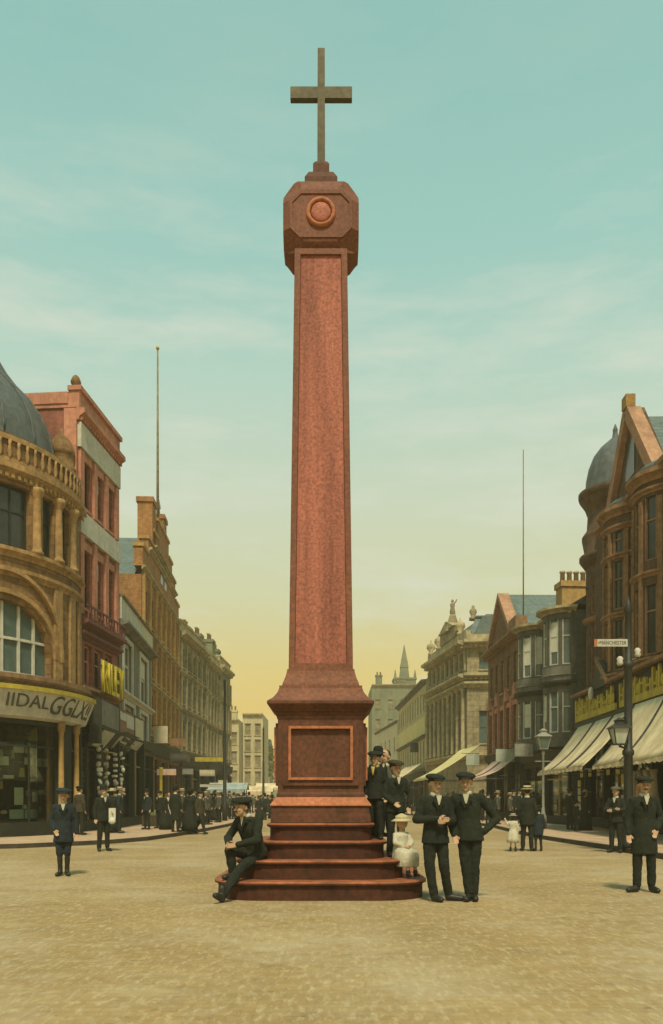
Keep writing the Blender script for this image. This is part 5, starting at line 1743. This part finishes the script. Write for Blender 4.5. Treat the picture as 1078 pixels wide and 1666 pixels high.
    # shirt front and collar
    if collar and not dress:
        x0, y0, z0 = nk.x, nk.y, nk.z
        MB().poly([(x0 - .045, z0 - .01), (x0 + .045, z0 - .01), (x0 + .010, z0 - .14), (x0 - .010, z0 - .14)], ch.y - .142, ch.y - .09).build('shirt_front', collar, root)
        MB().lathe(x0, y0 - .005, [(.064, z0 - .04), (.070, z0 + .0), (.066, z0 + .03)], 14).build('collar', collar, root, True)
        # lapels
        for sx in (-1, 1):
            MB().poly([(x0 + sx * .046, z0 - .005), (x0 + sx * .088, z0 - .09), (x0 + sx * .06, z0 - .11), (x0 + sx * .012, z0 - .22), (x0 + sx * .010, z0 - .14)], ch.y - .162, ch.y - .12).build('lapel', top, root)
    if scarf:
        MB().lathe(nk.x, nk.y, [(.070, nk.z - .04), (.085, nk.z), (.072, nk.z + .03)], 14).ell((nk.x, ch.y - .15, nk.z - .10), (.03, .02, .09), 8).build('neckerchief', scarf, root, True)
    # hats
    tz = hd.z + .085 * hs
    if cap == 'flat':
        k_ = MB()
        k_.ell((hd.x, hd.y + .012, tz + .005), (.124 * hs, .134 * hs, .046 * hs), 20, Matrix.Rotation(R(7), 3, 'X') @ Matrix.Rotation(R(5), 3, 'Y'))
        k_.lathe(hd.x, hd.y + .012, [(.086 * hs, tz - .045 * hs), (.092 * hs, tz)], 18, sy=1.08)
        c1 = k_.build('cap', capm, root, True)
        MB().ell((hd.x, hd.y - .105 * hs, tz - .028 * hs), (.066 * hs, .055 * hs, .010), 14, Matrix.Rotation(R(16), 3, 'X')).build('brim', capm, c1, True)
    elif cap in ('bowler', 'wide', 'boater'):
        hm = hatm or capm
        br = {'bowler': .135, 'wide': .22, 'boater': .155}[cap]
        hh = {'bowler': .11, 'wide': .085, 'boater': .07}[cap]
        k_ = MB()
        pr_ = [(.088, tz - .04), (.092, tz), (.088, tz + hh * .6), (.06, tz + hh), (.01, tz + hh * 1.08)] if cap != 'boater' else [(.09, tz - .03), (.09, tz + hh), (.01, tz + hh)]
        k_.lathe(hd.x, hd.y + .01, [(r * hs, z) for r, z in pr_], 20)
        c1 = k_.build('hat', hm, root, True)
        MB().lathe(hd.x, hd.y + .01, [(.085 * hs, tz - .022), (br * hs, tz - .03), ((br + .006) * hs, tz - .02), (.088 * hs, tz - .008)], 22).build('brim', hm, c1, True)
        if cap == 'boater':
            MB().lathe(hd.x, hd.y + .01, [(.0925 * hs, tz - .005), (.0925 * hs, tz + .03)], 20).build('hat_band', 'leather', c1, True)
    return root

# --- foreground right pair
person('man in flat cap with hands clasped, standing at the right end of the steps', (1.42, 11.0, 0), R(12), 1.72,
       dict(eL=(-.27, .0, 1.12), wL=(-.04, -.22, 1.13), eR=(.25, .0, 1.10), wR=(.08, -.22, 1.10), hhL=(1, -.2, -.05), hhR=(-1, -.2, .0),
            kL=(-.09, -.02, .49), aL=(-.02, .0, .09), tL=(.03, -.15, .03), kR=(.11, -.04, .49), aR=(.20, .03, .09), tR=(.36, -.06, .03)), near=True, top='wool_black', bottom='wool_black', scarf=None)
person('man in flat cap with one elbow out, right of the man with clasped hands', (1.90, 11.08, 0), R(-12), 1.74,
       dict(pel=(0, 0, .95), ch=(-.03, 0, 1.28), nk=(-.04, .01, 1.465), hd=(-.05, -.02, 1.605), sL=(-.2, .01, 1.39), sR=(.14, .02, 1.40), eR=(.36, .10, 1.12), wR=(.19, -.02, .93), hhR=(-1, .1, -.2), eL=(-.27, .04, 1.12), wL=(-.20, -.08, .89),
            kL=(-.05, -.02, .49), aL=(.00, .0, .09), tL=(-.04, -.17, .03), kR=(.07, .0, .49), aR=(.06, .03, .09), tR=(.09, -.13, .03)), near=True, top='wool_green', bottom='wool_black')
# --- right-hand edge man
person('man in long dark overcoat and flat cap at the right edge of the square', (4.70, 12.1, 0), R(-6), 1.72,
       dict(aL=(-.10, .02, .09), tL=(-.25, -.08, .03), eR=(.25, .06, 1.12), wR=(.16, -.09, .95), hhR=(-.4, -.2, -.9)), near=True, top='wool_green', bottom='wool_black', coatlen=.58, moustache=True)
# --- boy at left
person('boy in navy jacket, knee breeches and cap standing alone on the left of the square', (-4.88, 14.66, 0), R(14), 1.56,
       dict(kL=(-.075, -.01, .49), aL=(-.065, .02, .09), tL=(-.12, -.13, .03), kR=(.075, -.01, .49), aR=(.065, .02, .09), tR=(.11, -.14, .03), eL=(-.24, .05, 1.12), wL=(-.17, -.10, .93), hhL=(.5, -.2, -.8), wR=(.25, -.02, .86)), near=True, kid=True, top='wool_navy', bottom='wool_navy', breeches=True, coatlen=.68, capm='wool_navy', vox=.014)
# --- seated man on the left steps (local origin = ground under the hips)
person('man in dark clothes and cap seated on the left corner of the steps', (-1.10, 11.60, 0), R(-38), 1.77,
       dict(pel=(0, 0, .63), ch=(-.02, -.10, .95), nk=(-.02, -.15, 1.13), hd=(-.03, -.25, 1.24),
            sL=(-.19, -.12, 1.06), sR=(.17, -.12, 1.06), eL=(-.29, -.24, .82), wL=(-.12, -.40, .72), hhL=(.6, -.6, -.1), eR=(.25, -.22, .80), wR=(.06, -.42, .74), hhR=(-.6, -.6, -.1),
            kL=(-.10, -.40, .66), aL=(-.08, -.36, .345), tL=(-.10, -.50, .285), kR=(.12, -.42, .42), aR=(.16, -.80, .09), tR=(.18, -.94, .10)), near=True, top='wool_green', bottom='wool_black', moustache=True)
# --- boys on the right of the pedestal
person('boy with mustard neckerchief and flat cap on the upper step beside the pedestal', (.66, 12.15, .79), R(-20), 1.30, dict(eL=(-.25, 0, 1.12), wL=(-.20, -.06, .90)), near=True, kid=True, top='wool_black', bottom='wool_black', scarf='scarf', capm='wool_black', vox=.014)
person('boy in tweed waistcoat and cap leaning on the step, second from the pedestal', (.97, 12.15, .533), R(18), 1.42, dict(eL=(-.23, 0, 1.12), wL=(-.10, -.16, .98), eR=(.28, .0, 1.13), wR=(.22, -.1, .9)), near=True, kid=True, top='wool_green', bottom='wool_black', capm='wool_brown', vox=.014)
person('bareheaded youth behind the two boys on the steps', (.86, 13.0, .533), R(-30), 1.66, None, near=True, top='wool_grey', bottom='wool_black', cap=None, vox=.016)
MB().box(.0, .05, .0, .05, 0, .01)
person('man in black bowler hat standing on the steps behind the boys', (.74, 12.75, .792), R(40), 1.38, None, near=True, kid=False, top='wool_black', bottom='wool_black', cap='bowler', vox=.016)
# --- seated small child in white
sc2 = empty('person', (1.02, 11.76, .533), R(30), 'small child in white dress and hat seated on the right end of the steps', 'person')
b = MB()
b.ell((0, -.02, .585), (.095, .10, .105), 14); b.ell((0, -.07, .545), (.06, .05, .055), 10); cone(b, (0, 0, .42), .04, (0, -.01, .54), .04)
loft(b, [(0, 0, .05, .10, .09), (0, 0, .25, .09, .07), (0, 0, .42, .09, .06)])
for sx in (-1, 1):
    cone(b, (sx * .11, 0, .40), .03, (sx * .15, -.06, .26), .025); cone(b, (sx * .15, -.06, .26), .025, (sx * .05, -.17, .20), .02)
    for q in range(4): cone(b, (sx * .04, -.18 + .0 * q, .20 + (q - 1.5) * .014), .008, (sx * .0, -.22, .19 + (q - 1.5) * .014), .007, 6)
    cone(b, (sx * .06, 0, .08), .055, (sx * .07, -.26, .06), .045); cone(b, (sx * .07, -.26, .06), .04, (sx * .07, -.29, -.19), .03)
sculpt(b, 'body', 'skin', sc2, .010, 1)
b = MB()
loft(b, [(0, 0, .0, .16, .14), (0, 0, .12, .15, .13), (0, 0, .28, .12, .10), (0, 0, .38, .13, .09), (0, 0, .44, .05, .05)])
loft(b, [(0, -.15, -.12, .20, .20), (0, -.15, .02, .20, .22), (0, -.13, .12, .18, .22), (0, -.05, .18, .13, .13)])
for sx in (-1, 1):
    cone(b, (sx * .11, 0, .38), .05, (sx * .15, -.06, .26), .05); cone(b, (sx * .15, -.06, .26), .05, (sx * .07, -.15, .205), .03)
sculpt(b, 'dress', 'linen', sc2, .014, 3, .02)
k_ = MB().lathe(0, -.01, [(.105, .625), (.105, .69), (.02, .73)], 16).build('hat', 'straw', sc2, True)
MB().lathe(0, -.01, [(.095, .635), (.17, .60), (.175, .61), (.10, .65)], 18).build('brim', 'straw', k_, True)
for sx in (-1, 1):
    b = MB(); cone(b, (sx * .07, -.29, -.19), .04, (sx * .07, -.29, -.25), .035); cone(b, (sx * .07, -.29, -.245), .03, (sx * .08, -.37, -.25), .025); sculpt(b, 'boot', 'leather', sc2, .012, 1)

sc2.scale = (.9, .9, .9)
# --- middle distance, left
bg = 'people along the left pavement'
person('man in black bowler holding a folded paper in the road near the left kerb', (-6.12, 21.6, 0), R(35), 1.72, dict(eR=(.26, -.02, 1.13), wR=(.16, -.24, 1.05)), cap='bowler', vox=.018)
pp = MB().box(-.09, .09, -.015, .015, -.14, .14).ell((0, -.02, -.2), (.1, .06, .09), 10).build('folded_paper', 'paper', label='white folded paper and bag in the hand of the man in the road', cat='paper', bevel=.0)
pp.location = (-5.84, 21.44, 1.02)
person('man in flat cap facing the shop window behind the boy, by the yellow corner column', (-8.95, 28.6, .12), R(150), 1.72, None, cap='flat', top='wool_brown')
person('woman in dark long skirt and white hat before the dark shop entrance', (-8.35, 30.6, .12), R(200), 1.64, None, top='wool_green', bottom='wool_black', dress='long', cap='wide', hatm='straw')
person('man in dark suit and boater at the dark shop entrance', (-7.95, 30.2, .12), R(100), 1.70, None, cap='boater', hatm='straw', top='wool_navy')
person('boy in dark clothes between the two shoppers at the dark shop entrance', (-8.7, 32.4, .12), R(170), 1.35, None, cap='flat', kid=True, top='wool_navy')
person('seated woman in dark dress by the yellow column', (-8.75, 43.0, .12), R(80), 1.5, None, top='wool_black', bottom='wool_black', dress='long', cap='wide', hatm='wool_black')
person('woman in white apron and pale blouse beside the yellow column', (-8.5, 42.0, .12), R(40), 1.62, None, top='linen', bottom='linen', dress='long', cap=None, apron='linen')
person('man in long dark overcoat at the left of the kerbside trio', (-6.05, 31.2, .12), R(160), 1.76, None, coatlen=.45, cap='bowler', top='wool_black')
person('woman in long black skirt in the middle of the kerbside trio', (-5.62 - .0, 31.9, 0.12), R(185), 1.66, None, top='wool_black', bottom='wool_black', dress='long', cap='wide', hatm='wool_black')
person('man striding along the kerb away from the monument at the right of the trio', (-5.2, 31.9, 0), R(60), 1.70, dict(kL=(-.1, -.2, .52), aL=(-.11, -.3, .1), tL=(-.12, -.46, .05), kR=(.09, .12, .5), aR=(.1, .38, .14), tR=(.1, .24, .04)), cap='flat', top='wool_brown')
# --- right middle distance
person('man in dark coat and straw boater walking with two children on the right', (5.25, 21.6, 0), R(165), 1.72, None, cap='boater', hatm='straw', coatlen=.70, top='wool_black')
person('small child in white dress beside the man in the boater', (4.85, 21.5, 0), R(170), .98, dict(eR=(.25, .0, 1.25), wR=(.33, 0, 1.45)), kid=True, dress='short', top='linen', bottom='linen', cap='boater', hatm='linen', vox=.025)
person('child in dark clothes and cap beside the man in the boater', (5.55, 21.6, 0), R(190), 1.20, None, kid=True, cap='flat', top='wool_navy', breeches=True, coatlen=.62, vox=.025)
person('man with folded arms and pale cap by the black sign post', (7.42, 21.0, 0), R(-35), 1.70, dict(eL=(-.26, -.06, 1.13), wL=(.02, -.2, 1.14), eR=(.26, -.06, 1.13), wR=(-.02, -.22, 1.10), hhL=(1, 0, .1), hhR=(-1, 0, .1)), capm='wool_grey', top='wool_black', vox=.016)
person('man in dark cap and jacket at the shop under the far cream awning', (9.9, 33.4, .12), R(120), 1.70, None, cap='flat', top='wool_green')
person('woman in dark skirt and pale hat at the door under the cream awning', (10.4, 33.0, .12), R(100), 1.62, None, dress='long', top='wool_black', bottom='wool_black', cap='wide', hatm='straw')
person('small boy in black at the shop door between the shoppers', (9.6, 31.6, .12), R(100), 1.2, None, kid=True, top='wool_black')
person('man in bowler before the dark shop behind the pale street lamp', (8.75, 37.5, .12), R(30), 1.72, None, cap='bowler', top='wool_black')

# --- distant crowd: copies
pr = [person('dark-clothed passer-by in the distant crowd far down the street', (-7.5, 46, .12), R(20), 1.7, None, cap='flat', vox=.035, group='distant crowd'),
      person('dark-clothed passer-by in the distant crowd far down the street', (-6.9, 48, .12), R(150), 1.62, None, cap='wide', hatm='wool_black', dress='long', top='wool_black', bottom='wool_black', vox=.035, group='distant crowd'),
      person('dark-clothed passer-by in the distant crowd far down the street', (-8.2, 50, .12), R(70), 1.72, None, cap='bowler', top='wool_navy', vox=.035, group='distant crowd'),
      person('dark-clothed passer-by in the distant crowd far down the street', (-6.2, 44, .12), R(-50), 1.66, None, cap='boater', hatm='straw', top='wool_grey', vox=.035, group='distant crowd')]
rg = random.Random(21)
for o_, kd in zip(pr, ('man in flat cap', 'woman in hat and long skirt', 'man in bowler hat', 'man in straw boater')):
    o_['label'] = 'distant ' + kd + ' in the crowd on the left pavement'
    o_['group'] = 'distant crowd: ' + kd + ' on the left pavement'
spots = []
for i in range(46):
    y = 36 + 62 * rg.random() ** 1.3
    x = rg.uniform(-9.8, -6.0)
    if y < 46 and x < -7.8: continue
    spots.append((x, y, .12))
for i in range(26):
    y = rg.uniform(33, 62)
    spots.append((rg.uniform(-8.2, -6.1) if y < 46 else rg.uniform(-9.6, -6.0), y, .12))
for i in range(12):
    spots.append((rg.uniform(-5.2, -3.6) - .02 * i, rg.uniform(52, 95), 0))
for i in range(20):
    spots.append((rg.uniform(7.9, 9.6), rg.uniform(40, 60), .12))
for i in range(12):
    spots.append((rg.uniform(5.6, 8.4), rg.uniform(62, 95), .12))
spots = [s_ for s_ in spots if not (s_[1] > 60 and s_[0] > 6 and s_[0] < 0)]
for x, y, z in spots:
    o_ = copy_tree(rg.choice(pr))
    o_.location = (x, y, z)
    o_.rotation_euler = (0, 0, rg.uniform(0, 6.28))
    f_ = rg.uniform(.93, 1.04)
    o_.scale = tuple(v * f_ for v in o_.scale)
    i_ = [q for q in range(4) if o_.name.startswith('person') and o_.data is None and o_.children[0].data == pr[q].children[0].data][0]
    side = 'on the left pavement' if x < -5.7 else ('in the roadway on the left' if x < 0 else ('by the right shops' if y < 61 else 'beyond the bank on the right'))
    kd = ('man in flat cap', 'woman in hat and long skirt', 'man in bowler hat', 'man in straw boater')[i_]
    o_['label'] = 'distant ' + kd + ' in the crowd ' + side
    o_['group'] = 'distant crowd: ' + kd + ' ' + side

# ------------------------------------------------------------------ haze
hz = MB().box(-440, 440, -75, 520, -1.2, 45)
hm = bpy.data.materials.new('haze')
hm.use_nodes = True
t = hm.node_tree
t.nodes.clear()
o_ = t.nodes.new('ShaderNodeOutputMaterial')
v_ = t.nodes.new('ShaderNodeVolumePrincipled')
v_.inputs['Color'].default_value = (.92, .90, .66, 1)
v_.inputs['Density'].default_value = .0010
t.links.new(v_.outputs[0], o_.inputs['Volume'])
M['haze'] = hm
hz.build('haze', 'haze', kind='stuff')
